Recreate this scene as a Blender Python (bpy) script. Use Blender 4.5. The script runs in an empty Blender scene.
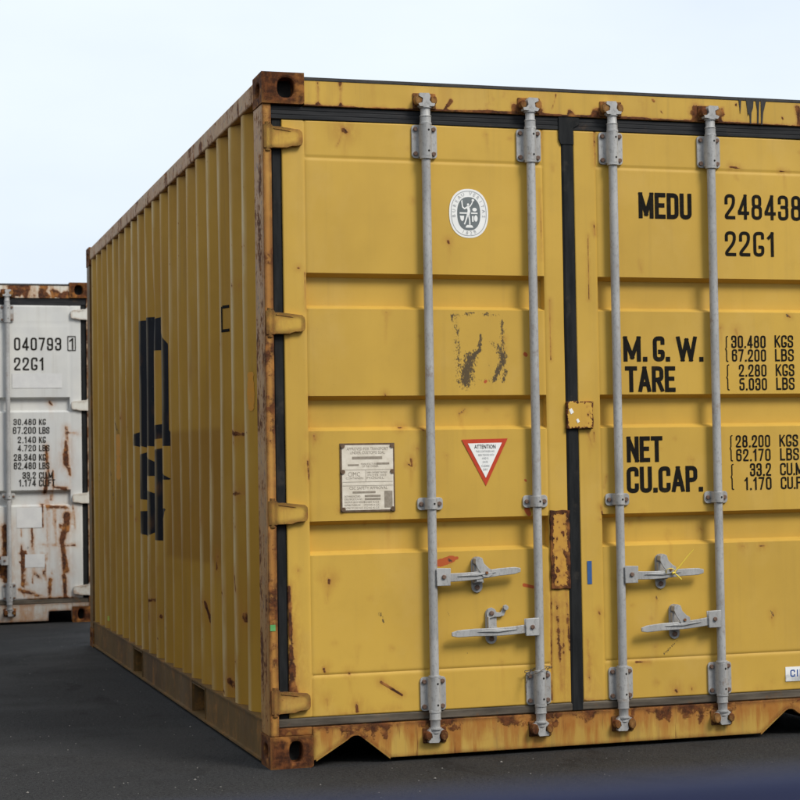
import bpy, bmesh, math, random
import numpy as np
from mathutils import Vector, Matrix

random.seed(7)
rng = np.random.default_rng(11)
scene = bpy.context.scene
COL = scene.collection

# ------------------------------------------------------------------ camera
CAM = Vector((-1.4356, -7.3637, 1.0801))
YAW, PITCH, ROLL, FPX = .3279, .0356, -.0184, 2007.8
fwd = Vector((math.sin(YAW)*math.cos(PITCH), math.cos(YAW)*math.cos(PITCH), math.sin(PITCH)))
_r0 = Vector((math.cos(YAW), -math.sin(YAW), 0)); _u0 = _r0.cross(fwd)
right = math.cos(ROLL)*_r0 + math.sin(ROLL)*_u0
up = -math.sin(ROLL)*_r0 + math.cos(ROLL)*_u0
cd = bpy.data.cameras.new('camera'); cam = bpy.data.objects.new('camera', cd); COL.objects.link(cam)
cam.matrix_world = Matrix(((right.x, up.x, -fwd.x, CAM.x), (right.y, up.y, -fwd.y, CAM.y), (right.z, up.z, -fwd.z, CAM.z), (0, 0, 0, 1)))
cd.sensor_width = 36; cd.lens = FPX/800*36; cd.shift_x = -139/800
cd.clip_start = .05; cd.clip_end = 5000
cd.dof.use_dof = True; cd.dof.focus_distance = 7.9; cd.dof.aperture_fstop = 9.5
scene.camera = cam

def ray(px, py):
    return fwd + (px-539)/FPX*right - (py-400)/FPX*up
def on_y(px, py, y0):
    d = ray(px, py); p = CAM + d*((y0-CAM.y)/d.y); return p.x, p.z
def on_x(px, py, x0):
    d = ray(px, py); p = CAM + d*((x0-CAM.x)/d.x); return p.y, p.z

# ------------------------------------------------------------------ world + sun
SUN_AZ, SUN_EL = math.radians(148), math.radians(44)      # azimuth clockwise from +y
w = bpy.data.worlds.new('World'); scene.world = w; w.use_nodes = True
nt = w.node_tree; nt.nodes.clear()
out = nt.nodes.new('ShaderNodeOutputWorld'); bg = nt.nodes.new('ShaderNodeBackground')
sky = nt.nodes.new('ShaderNodeTexSky'); sky.sky_type = 'NISHITA'; sky.sun_disc = False
sky.sun_elevation = SUN_EL; sky.sun_rotation = SUN_AZ; sky.dust_density = 3
tc = nt.nodes.new('ShaderNodeTexCoord'); mp = nt.nodes.new('ShaderNodeMapping'); mp.inputs['Scale'].default_value = (1, 1, 2.6)
no = nt.nodes.new('ShaderNodeTexNoise'); no.inputs['Scale'].default_value = 2.2; no.inputs['Detail'].default_value = 5; no.inputs['Roughness'].default_value = .5
cr = nt.nodes.new('ShaderNodeValToRGB')
cr.color_ramp.elements[0].position = .38; cr.color_ramp.elements[0].color = (.64, .712, .80, 1)
cr.color_ramp.elements[1].position = .62; cr.color_ramp.elements[1].color = (.735, .80, .86, 1)
vm = nt.nodes.new('ShaderNodeVectorMath'); vm.operation = 'SCALE'; vm.inputs['Scale'].default_value = 10.0
mx = nt.nodes.new('ShaderNodeMix'); mx.data_type = 'RGBA'; mx.inputs[0].default_value = .93
nt.links.new(tc.outputs['Generated'], mp.inputs[0]); nt.links.new(mp.outputs[0], no.inputs['Vector'])
nt.links.new(no.outputs[0], cr.inputs[0]); nt.links.new(cr.outputs[0], vm.inputs[0])
nt.links.new(sky.outputs[0], mx.inputs[6]); nt.links.new(vm.outputs[0], mx.inputs[7])
nt.links.new(mx.outputs[2], bg.inputs[0]); bg.inputs[1].default_value = .1
nt.links.new(bg.outputs[0], out.inputs[0])
sd = bpy.data.lights.new('sun', 'SUN'); sd.energy = 2.0; sd.angle = math.radians(20); sd.color = (1, .95, .86)
sun = bpy.data.objects.new('sun', sd); COL.objects.link(sun)
sv = Vector((math.sin(SUN_AZ)*math.cos(SUN_EL), math.cos(SUN_AZ)*math.cos(SUN_EL), math.sin(SUN_EL)))
sun.rotation_euler = sv.to_track_quat('Z', 'Y').to_euler(); sun.location = sv*30
vs = scene.view_settings
vs.view_transform = 'Standard'; vs.look = 'None'; vs.gamma = 1; vs.exposure = .38; vs.use_curve_mapping = False

# ------------------------------------------------------------------ material kit
class NT:
    def __init__(s, name):
        s.m = bpy.data.materials.new(name); s.m.use_nodes = True
        s.t = s.m.node_tree; s.b = s.t.nodes['Principled BSDF']
        s.co = s.t.nodes.new('ShaderNodeTexCoord').outputs['Object']
        oi = s.t.nodes.new('ShaderNodeObjectInfo'); s.rnd = oi.outputs['Random']
    def L(s, a, b): s.t.links.new(a, b)
    def put(s, sock, v):
        if isinstance(v, (int, float)): sock.default_value = v
        elif isinstance(v, tuple): sock.default_value = v if len(v) == 4 or sock.type == 'VECTOR' else (*v, 1)
        else: s.L(v, sock)
    def noise(s, scale, detail=4, stretch=(1, 1, 1), rough=.55, off=(0, 0, 0), dist=0, vary=False):
        m = s.t.nodes.new('ShaderNodeMapping'); m.inputs['Scale'].default_value = stretch; m.inputs['Location'].default_value = off
        s.L(s.co, m.inputs[0])
        n = s.t.nodes.new('ShaderNodeTexNoise'); n.inputs['Scale'].default_value = scale; n.inputs['Detail'].default_value = detail
        n.inputs['Roughness'].default_value = rough; n.inputs['Distortion'].default_value = dist
        if vary:
            va = s.t.nodes.new('ShaderNodeVectorMath'); va.operation = 'MULTIPLY_ADD'
            va.inputs[1].default_value = (1, 1, 1); s.L(m.outputs[0], va.inputs[0]); s.L(s.math('MULTIPLY', s.rnd, 40.), va.inputs[2])
            s.L(va.outputs[0], n.inputs['Vector'])
        else: s.L(m.outputs[0], n.inputs['Vector'])
        return n.outputs[0]
    def voro(s, scale, feature='F1', out='Distance'):
        n = s.t.nodes.new('ShaderNodeTexVoronoi'); n.feature = feature; n.inputs['Scale'].default_value = scale
        s.L(s.co, n.inputs['Vector']); return n.outputs[out]
    def math(s, op, a, b=0., c=0., clamp=False):
        n = s.t.nodes.new('ShaderNodeMath'); n.operation = op; n.use_clamp = clamp
        s.put(n.inputs[0], a); s.put(n.inputs[1], b); s.put(n.inputs[2], c); return n.outputs[0]
    def step(s, v, lo, hi):
        n = s.t.nodes.new('ShaderNodeMapRange'); n.interpolation_type = 'SMOOTHSTEP'
        s.put(n.inputs[0], v); s.put(n.inputs[1], lo); s.put(n.inputs[2], hi); return n.outputs[0]
    def mix(s, f, a, b, mode='MIX'):
        n = s.t.nodes.new('ShaderNodeMix'); n.data_type = 'RGBA'; n.blend_type = mode
        s.put(n.inputs[0], f); s.put(n.inputs[6], a); s.put(n.inputs[7], b); return n.outputs[2]
    def fmix(s, f, a, b):
        n = s.t.nodes.new('ShaderNodeMix'); n.data_type = 'FLOAT'
        s.put(n.inputs[0], f); s.put(n.inputs[2], a); s.put(n.inputs[3], b); return n.outputs[0]
    def attr(s, name):
        n = s.t.nodes.new('ShaderNodeAttribute'); n.attribute_name = name; return n.outputs['Fac']
    def sep(s, v=None):
        n = s.t.nodes.new('ShaderNodeSeparateXYZ'); s.L(v or s.co, n.inputs[0]); return n.outputs
    def edge(s, radius):
        b = s.t.nodes.new('ShaderNodeBevel'); b.samples = 3; b.inputs['Radius'].default_value = radius
        g = s.t.nodes.new('ShaderNodeNewGeometry')
        d = s.t.nodes.new('ShaderNodeVectorMath'); d.operation = 'DOT_PRODUCT'
        s.L(b.outputs[0], d.inputs[0]); s.L(g.outputs['Normal'], d.inputs[1])
        return s.math('SUBTRACT', 1., d.outputs['Value'], clamp=True)
    def bump(s, h, strength, dist, prev=None):
        n = s.t.nodes.new('ShaderNodeBump'); n.inputs['Strength'].default_value = strength; n.inputs['Distance'].default_value = dist
        s.L(h, n.inputs['Height'])
        if prev is not None: s.L(prev, n.inputs['Normal'])
        return n.outputs[0]
    def fin(s, col, rough=.5, metal=0., normal=None, spec=.5):
        s.put(s.b.inputs['Base Color'], col); s.put(s.b.inputs['Roughness'], rough); s.put(s.b.inputs['Metallic'], metal)
        s.put(s.b.inputs['Specular IOR Level'], spec)
        if normal is not None: s.L(normal, s.b.inputs['Normal'])
        return s.m

RUST_D, RUST_M, RUST_O = (.045, .018, .010), (.15, .052, .018), (.34, .14, .035)

def paint(name, base, base2, rust=.0, streak=.0, grime=.25, edge=0., rough=.42, wear_tint=None, spec=.3, chip=0., bend=1., zg=None, orange=0., erad=.03):
    """Old container enamel. rust/streak: how much of it has gone; vertex fields rust/dark/red/logo/tint add local marks."""
    k = NT(name)
    big = k.noise(1.7, 4, (1, 1, .7), vary=True); mid = k.noise(9, 5); fine = k.noise(70, 4, rough=.7)
    col = k.mix(k.step(big, .34, .66), base, base2)
    col = k.mix(k.math('MULTIPLY', k.step(k.noise(3.1, 5, (1, 1, .6), rough=.65, vary=True), .50, .72), .22), col, tuple(min(.8, c*.9+.09) for c in base))
    col = k.mix(k.math('MULTIPLY', k.step(mid, .45, .8), .22), col, tuple(c*.72 for c in base))
    # run-off grime, fine vertical streaks
    st = k.noise(26, 5, (1, 1, .045), rough=.6)
    col = k.mix(k.math('MULTIPLY', k.step(st, .5, .82), grime), col, (.17, .12, .055))
    dust = k.step(k.noise(220, 2, rough=.6), .66, .76)
    col = k.mix(k.math('MULTIPLY', dust, .18), col, (.12, .07, .03))
    if wear_tint:
        col = k.mix(k.math('MULTIPLY', k.attr('tint'), wear_tint[1]), col, wear_tint[0])
        lg = k.step(k.attr('logo'), .494, .506)
        col = k.mix(lg, col, k.mix(k.step(k.noise(38, 5, rough=.68), .6, .75), (.007, .008, .012), (.04, .035, .03)))
        col = k.mix(k.math('MULTIPLY', k.attr('pale'), k.step(k.noise(14, 6, (1, 1, .25)), .25, .6)), col, (.60, .46, .24))  # pale ridges: scuffs plus sky sheen painted into the colour
    # chipped paint
    if chip:
        ch = k.step(k.noise(34, 6, rough=.7, vary=True), .72-chip, .76-chip)
        col = k.mix(ch, col, (.13, .08, .05))
    sm_ = k.math('MULTIPLY', k.attr('stain'), k.step(k.noise(60, 4, (1, 1, .35), rough=.7), .25, .6))
    col = k.mix(sm_, col, (.36, .15, .03))
    # primer red marks, black paint
    red = k.step(k.math('ADD', k.attr('red'), k.math('MULTIPLY', k.math('SUBTRACT', fine, .5), .35)), .42, .5)
    col = k.mix(red, col, (.46, .10, .03))
    n1 = k.noise(5.5, 6, rough=.62, vary=True); n2 = k.noise(38, 5, rough=.68)
    nz = k.math('ADD', k.math('MULTIPLY', n1, .62), k.math('MULTIPLY', n2, .38))
    s2 = k.noise(15, 4, (1, 1, .09), rough=.6, vary=True)
    val = k.math('ADD', k.math('MULTIPLY', k.math('SUBTRACT', nz, .5), 2.8), rust)
    if streak: val = k.math('ADD', val, k.math('MULTIPLY', k.math('SUBTRACT', s2, .5), streak))
    zt_ = 0.
    if zg:
        zt_ = k.math('MULTIPLY', k.step(k.sep()[2], zg[0], zg[1]), zg[2]); val = k.math('ADD', val, zt_)
    if edge: val = k.math('ADD', val, k.math('MULTIPLY', k.edge(erad), edge))
    at = k.attr('rust')
    val = k.math('ADD', val, k.math('MULTIPLY', at, 1.55))
    if orange:
        om = k.step(k.math('ADD', k.noise(11, 5, (1, 1, .13), rough=.65, vary=True), k.math('MULTIPLY', zt_, .25)), .46, .66)
        col = k.mix(k.math('MULTIPLY', om, orange), col, k.mix(n2, (.33, .11, .02), (.40, .19, .045)))
        dm = k.step(k.math('ADD', k.noise(32, 4, (1, 1, .10), rough=.6, vary=True), k.math('MULTIPLY', zt_, .12)), .62, .72)
        col = k.mix(k.math('MULTIPLY', dm, .75*orange), col, RUST_M)
    halo = k.step(val, -.08, .50)
    core = k.step(val, .38, .56)
    col = k.mix(k.math('MULTIPLY', halo, .62), col, k.mix(n2, RUST_O, (.42, .2, .05)))
    rc = k.mix(k.step(n2, .38, .66), RUST_D, RUST_M)
    rc = k.mix(k.step(k.noise(17, 4, vary=True), .5, .72), rc, RUST_O)
    col = k.mix(core, col, rc)
    dk = k.step(k.math('ADD', k.attr('dark'), k.math('MULTIPLY', k.math('SUBTRACT', k.noise(150, 5, (1, 1, .6), rough=.8), .5), 2.2)), .50, .66)
    dk = k.math('MULTIPLY', dk, k.step(k.attr('dark'), .04, .25))
    col = k.mix(k.math('MULTIPLY', dk, .88), col, (.04, .034, .033))
    rg = k.fmix(core, k.math('ADD', rough, k.math('MULTIPLY', mid, .16)), .88)
    b = k.bump(k.noise(420, 2), .05, .001)
    b = k.bump(k.math('ADD', core, k.math('MULTIPLY', k.math('MULTIPLY', n2, core), 1.2)), .55, .0022, b)
    b = k.bump(k.noise(4.0, 2), .12*bend, .02, b)
    return k.fin(col, rg, 0., b, spec)

YEL, YEL2 = (.615, .383, .068), (.535, .33, .06)
M = {}
M['door_yellow'] = paint('mustard_door_paint', YEL, YEL2, rust=-.62, grime=.10, spec=.22)
M['frame_yellow'] = paint('mustard_frame_paint', YEL, YEL2, rust=-.30, streak=.5, grime=.3, edge=.8, spec=.22, zg=(2.492, 2.470, .55), orange=.22)
M['sill_yellow'] = paint('rusting_sill_paint', (.52, .33, .075), (.45, .27, .06), rust=-.13, streak=1.3, grime=.7, edge=5, spec=.16, zg=(.03, .146, .55), orange=1.)
M['hinge_yellow'] = paint('hinge_paint', YEL, YEL2, rust=.0, streak=.6, grime=.35, edge=20, spec=.2, orange=.3, erad=.030)
M['hinge_rusty'] = paint('rusty_hinge_paint', (.50, .31, .07), YEL2, rust=.10, streak=.8, grime=.5, edge=18, spec=.2, orange=1., erad=.030)
M['post_rust'] = paint('rusty_post_paint', (.55, .30, .065), (.48, .22, .05), rust=.30, streak=1.3, grime=.4, edge=6, spec=.2, orange=.75, erad=.025)
M['cast_rust'] = paint('rusted_casting', (.40, .20, .05), (.33, .15, .04), rust=.80, streak=.2, grime=.5, edge=-.4, rough=.7, spec=.12, orange=.4)
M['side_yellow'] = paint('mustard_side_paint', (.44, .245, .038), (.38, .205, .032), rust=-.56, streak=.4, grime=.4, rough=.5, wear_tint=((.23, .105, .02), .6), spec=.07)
M['rail_worn'] = paint('worn_rail_paint', (.42, .26, .095), (.30, .17, .06), rust=.30, streak=1.1, grime=.7, chip=.17, orange=.5, wear_tint=((.30, .22, .15), .5), spec=.2)
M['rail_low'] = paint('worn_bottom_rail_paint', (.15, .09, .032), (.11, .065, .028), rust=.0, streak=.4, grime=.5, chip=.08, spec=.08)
M['plate_yellow'] = paint('welded_plate_paint', YEL, YEL2, rust=.04, streak=.2, grime=.3, edge=13, spec=.25, orange=.35, erad=.034)
M['lockplate_yellow'] = paint('customs_plate_paint', YEL, (.60, .35, .06), rust=-.5, grime=.3, spec=.22, orange=.25)
M['patch_yellow'] = paint('repair_plate_paint', (.58, .31, .055), (.50, .25, .05), rust=-.02, streak=.7, grime=.4, spec=.2, orange=.8)
M['door_white'] = paint('white_door_paint', (.64, .635, .60), (.54, .545, .54), rust=-.36, streak=.1, grime=.18)
M['frame_white'] = paint('white_frame_paint', (.66, .62, .54), (.58, .54, .46), rust=.10, streak=1.0, grime=.5, edge=2, orange=.8)
M['sill_white'] = paint('dirty_white_sill_paint', (.52, .50, .46), (.44, .42, .38), rust=.08, streak=.9, grime=.6, edge=2, orange=.6)
M['hinge_white'] = paint('white_hinge_paint', (.66, .65, .60), (.6, .58, .52), rust=-.1, streak=.3, grime=.3, edge=1.2)
M['post_white'] = paint('rusty_white_post_paint', (.5, .42, .33), (.4, .3, .2), rust=.45, streak=.6, grime=.5)
M['side_white'] = paint('white_side_paint', (.62, .62, .60), (.55, .55, .53), rust=-.3, grime=.35, streak=.2)

M['keeper'] = paint('rusty_keeper_paint', (.42, .26, .09), (.30, .17, .06), rust=.45, streak=.2, grime=.5, edge=2, spec=.15, orange=.5)

def galv():
    k = NT('galvanised_steel')
    n = k.noise(16, 5, (1, 1, .35), vary=True); f = k.noise(120, 4, (1, 1, .5), rough=.7)
    c = k.mix(k.step(n, .3, .7), (.33, .325, .32), (.45, .445, .435))
    c = k.mix(k.math('MULTIPLY', k.step(f, .5, .66), .5), c, (.20, .195, .19))
    c = k.mix(k.math('MULTIPLY', k.step(k.noise(9, 7, vary=True, rough=.75), .57, .66), .55), c, (.22, .15, .10))
    return k.fin(c, k.fmix(f, .45, .7), .15, k.bump(f, .12, .001), .5)
M['galv'] = galv()
def simple(name, a, b, rough, scale=30, stretch=(1, 1, 1), metal=0., bump=.1, speck=None, spec=.4):
    k = NT(name); n = k.noise(scale, 5, stretch, rough=.65)
    c = k.mix(k.step(n, .3, .7), a, b)
    if speck: c = k.mix(k.math('MULTIPLY', k.step(k.noise(8, 6, rough=.7), .56, .68), speck[1]), c, speck[0])
    return k.fin(c, rough, metal, k.bump(n, bump, .002), spec)
M['rubber'] = simple('black_rubber_seal', (.010, .011, .012), (.022, .023, .024), .65, 40, (1, 1, .15), speck=((.09, .075, .06), .25), spec=.12)
M['rubber_h'] = simple('ribbed_rubber_seal', (.014, .015, .017), (.034, .034, .036), .6, 40, (.1, 1, 1), speck=((.11, .07, .045), .35), spec=.15)
M['rubber_dusty'] = simple('dusty_rubber_seal', (.06, .05, .04), (.16, .135, .105), .85, 26, (.12, 1, 1), speck=((.17, .085, .035), .7), spec=.12)
M['bolt'] = simple('rusty_bolt', (.09, .045, .03), (.24, .16, .12), .7, 60, metal=.2)
M['bolt_rust'] = simple('rusted_cam', (.10, .035, .015), (.30, .12, .04), .85, 55, bump=.5)
M['hole'] = simple('dark_hole', (.01, .01, .01), (.02, .018, .015), .9)
M['under'] = simple('underframe_steel', (.05, .03, .02), (.10, .06, .035), .85, 14)
M['ink'] = simple('black_marking_paint', (.010, .009, .008), (.016, .014, .011), .75, 90, speck=((.06, .04, .012), .35), spec=.06)
M['ink_side'] = M['ink']
M['ink_grey'] = simple('grey_print', (.33, .34, .35), (.38, .39, .40), .5)
M['ink_slate'] = simple('slate_print', (.13, .15, .155), (.17, .19, .195), .5)
M['ink_faint'] = simple('faded_print', (.24, .20, .15), (.34, .29, .23), .6, 60)
M['ink_brown'] = simple('plate_rust_edge', (.09, .055, .03), (.16, .10, .06), .7, 50)
M['ink_blue'] = simple('blue_print', (.02, .07, .26), (.025, .08, .3), .5)
M['ink_red'] = simple('red_print', (.50, .045, .018), (.55, .06, .02), .45)
M['sticker'] = simple('white_sticker', (.84, .83, .80), (.90, .89, .86), .5, 18, spec=.25)
M['plate'] = simple('weathered_data_plate', (.66, .59, .48), (.78, .71, .60), .5, 40, spec=.3)
M['tar'] = simple('black_sealant', (.012, .011, .011), (.03, .027, .025), .6, 50)
M['patch_grey'] = simple('grey_paint_patch', (.57, .57, .57), (.64, .64, .63), .55, 12)
M['tape_blue'] = simple('blue_tape', (.03, .09, .25), (.045, .12, .30), .5)
M['mark_orange'] = simple('orange_spray', (.62, .26, .012), (.55, .25, .03), .6, 30)
M['mark_green'] = simple('green_tape', (.10, .34, .10), (.14, .40, .14), .5)
M['mark_lime'] = simple('lime_sticker', (.45, .55, .04), (.4, .5, .05), .5)
M['seal_yellow'] = simple('yellow_plastic', (.80, .60, .06), (.85, .66, .08), .4)
M['wire'] = simple('rusty_wire', (.10, .08, .06), (.2, .17, .14), .7, metal=.4)
M['navy'] = simple('navy_gloss_paint', (.005, .008, .034), (.006, .009, .04), .5, 30, bump=.02, spec=.18)
M['roofing'] = paint('roof_paint', (.42, .29, .10), (.36, .25, .10), rust=-.1, grime=.3)

def asphalt():
    k = NT('asphalt')
    g = k.noise(230, 3, rough=.8); g2 = k.noise(70, 4, rough=.7); b = k.noise(.55, 5, dist=.6); m = k.noise(5, 5)
    c = k.mix(k.step(b, .3, .7), (.015, .015, .016), (.027, .0265, .027))
    c = k.mix(k.math('MULTIPLY', k.step(m, .4, .75), .45), c, (.017, .0145, .013))
    c = k.mix(k.math('MULTIPLY', k.step(g, .46, .62), .85), c, (.080, .079, .077))
    c = k.mix(k.math('MULTIPLY', k.step(g2, .50, .62), .75), c, (.005, .005, .0055))
    st_ = k.noise(2.3, 6, (1, .5, 1), rough=.7, dist=1.2)
    c = k.mix(k.math('MULTIPLY', k.step(st_, .56, .66), .55), c, (.010, .009, .009))
    v = k.voro(40)
    sp = k.math('MULTIPLY', k.math('LESS_THAN', v, .12), k.math('GREATER_THAN', k.noise(9, 3), .54))
    c = k.mix(k.math('MULTIPLY', sp, .7), c, (.17, .16, .145))
    wet = k.step(k.noise(.8, 4, off=(3, 1, 0)), .45, .62)
    n = k.bump(g2, .9, .010); n = k.bump(g, .8, .005, n)
    return k.fin(c, k.fmix(wet, .92, .74), 0., n, .22)
M['asphalt'] = asphalt()
M['pebble'] = simple('light_chippings', (.13, .125, .115), (.30, .28, .25), .8, 60)

# ------------------------------------------------------------------ mesh kit
class MB:
    def __init__(s): s.v = []; s.f = []; s.mi = []
    def add(s, vs_, fs_, m=0):
        o = len(s.v); s.v += [tuple(p) for p in vs_]; s.f += [tuple(i+o for i in f) for f in fs_]; s.mi += [m]*len(fs_); return s
    def box(s, x0, x1, y0, y1, z0, z1, m=0):
        v = [(x, y, z) for x in (x0, x1) for y in (y0, y1) for z in (z0, z1)]
        return s.add(v, [(0, 1, 3, 2), (4, 6, 7, 5), (0, 4, 5, 1), (2, 3, 7, 6), (0, 2, 6, 4), (1, 5, 7, 3)], m)
    def prism(s, poly, y0, y1, m=0, axis='y'):
        """poly: list of (a,b); axis y -> (x,z) outline, x -> (y,z) outline, z -> (x,y) outline"""
        n = len(poly)
        ar = sum(poly[i][0]*poly[(i+1) % n][1]-poly[(i+1) % n][0]*poly[i][1] for i in range(n))
        if ar < 0: poly = poly[::-1]
        def P(a, b, c): return {'y': (a, c, b), 'x': (c, a, b), 'z': (a, b, c)}[axis]
        v = [P(a, b, y0) for a, b in poly]+[P(a, b, y1) for a, b in poly]
        fs_ = [tuple(range(n)), tuple(range(2*n-1, n-1, -1))]
        fs_ += [((i+1) % n, i, n+i, n+(i+1) % n) for i in range(n)]
        if axis != 'y': fs_ = [f[::-1] for f in fs_]
        return s.add(v, fs_, m)
    def tube(s, pts, r, n=10, m=0, cap=True):
        pts = [Vector(p) for p in pts]; rs = r if isinstance(r, (list, tuple)) else [r]*len(pts)
        v = []; t0 = None
        for i, p in enumerate(pts):
            d = (pts[min(i+1, len(pts)-1)]-pts[max(i-1, 0)]).normalized()
            if t0 is None: t0 = d.orthogonal().normalized()
            t0 = (t0-d*t0.dot(d)).normalized(); b = d.cross(t0)
            for j in range(n):
                a = 2*math.pi*j/n; v.append(p+(t0*math.cos(a)+b*math.sin(a))*rs[i])
        f = [(i*n+j, i*n+(j+1) % n, (i+1)*n+(j+1) % n, (i+1)*n+j) for i in range(len(pts)-1) for j in range(n)]
        if cap: f += [tuple(range(n-1, -1, -1)), tuple((len(pts)-1)*n+j for j in range(n))]
        return s.add(v, f, m)
    def disc(s, x, z, r, y0, y1, m=0, n=10):
        return s.prism([(x+r*math.cos(2*math.pi*i/n), z+r*math.sin(2*math.pi*i/n)) for i in range(n)], y0, y1, m)
    def mesh(s, name, mats, smooth=None):
        me = bpy.data.meshes.new(name); me.from_pydata(s.v, [], s.f)
        for m in mats: me.materials.append(M[m])
        me.polygons.foreach_set('material_index', s.mi)
        if smooth is not None:
            me.polygons.foreach_set('use_smooth', [True]*len(me.polygons)); me.set_sharp_from_angle(angle=math.radians(smooth))
        me.update(); return me
    def build(s, name, mats, parent=None, smooth=None, bevel=0., seg=2):
        if isinstance(mats, str): mats = [mats]
        return link(name, s.mesh(name, mats, smooth), parent, bevel, seg)

def link(name, me, parent=None, bevel=0., seg=2):
    o = bpy.data.objects.new(name, me); COL.objects.link(o); o.parent = parent
    if bevel:
        b = o.modifiers.new('bevel', 'BEVEL'); b.width = bevel; b.segments = seg; b.limit_method = 'ANGLE'; b.angle_limit = math.radians(40)
        b.harden_normals = False
    return o
def empty(name, loc): 
    o = bpy.data.objects.new(name, None); COL.objects.link(o); o.location = loc; return o
def tag(o, label=None, cat=None, group=None, kind=None):
    for k_, v in (('label', label), ('category', cat), ('group', group), ('kind', kind)):
        if v: o[k_] = v
    return o
def set_attr(me, name, arr):
    a = me.attributes.new(name, 'FLOAT', 'POINT'); a.data.foreach_set('value', np.asarray(arr, dtype=np.float32))

def lines(breaks, step):
    o = []
    for a, b in zip(breaks[:-1], breaks[1:]):
        n = max(1, int(math.ceil((b-a)/step-1e-6))); o += [a+(b-a)*i/n for i in range(n)]
    return np.array(o+[breaks[-1]])

def seg_dist(X, Z, x0, z0, x1, z1):
    dx, dz = x1-x0, z1-z0; l = dx*dx+dz*dz+1e-12
    t = np.clip(((X-x0)*dx+(Z-z0)*dz)/l, 0, 1)
    return np.hypot(X-x0-t*dx, Z-z0-t*dz), t
def poly_sdf(X, Z, poly):
    d = np.full(X.shape, 1e9); ins = np.zeros(X.shape, bool); n = len(poly)
    for i in range(n):
        (a, b), (c, e) = poly[i], poly[(i+1) % n]
        d = np.minimum(d, seg_dist(X, Z, a, b, c, e)[0])
        with np.errstate(divide='ignore', invalid='ignore'):
            cr_ = ((b > Z) != (e > Z)) & (X < (c-a)*(Z-b)/((e-b) if e != b else 1e-12)+a)
        ins ^= cr_
    return np.where(ins, -d, d)

def wavy(x, z):
    return .0007*(np.sin(9*x+2.1*z+.6)+np.sin(5.3*x-7.7*z+2)+.6*np.sin(14*z+3*x))

# ------------------------------------------------------------------ stroke lettering
def rounded(pts, r, closed=False):
    out_ = []; n = len(pts)
    for i in range(n):
        p = Vector(pts[i])
        if not closed and i in (0, n-1): out_.append(p); continue
        a = Vector(pts[i-1]); b = Vector(pts[(i+1) % n])
        da, db = a-p, b-p
        rr = min(r, da.length*.5, db.length*.5)
        if rr < 1e-4 or da.normalized().dot(db.normalized()) < -.999: out_.append(p); continue
        p0 = p+da.normalized()*rr; p1 = p+db.normalized()*rr
        for j in range(5):
            t = j/4; out_.append(p0*(1-t)**2+p*2*t*(1-t)+p1*t*t)
    return out_
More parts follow.
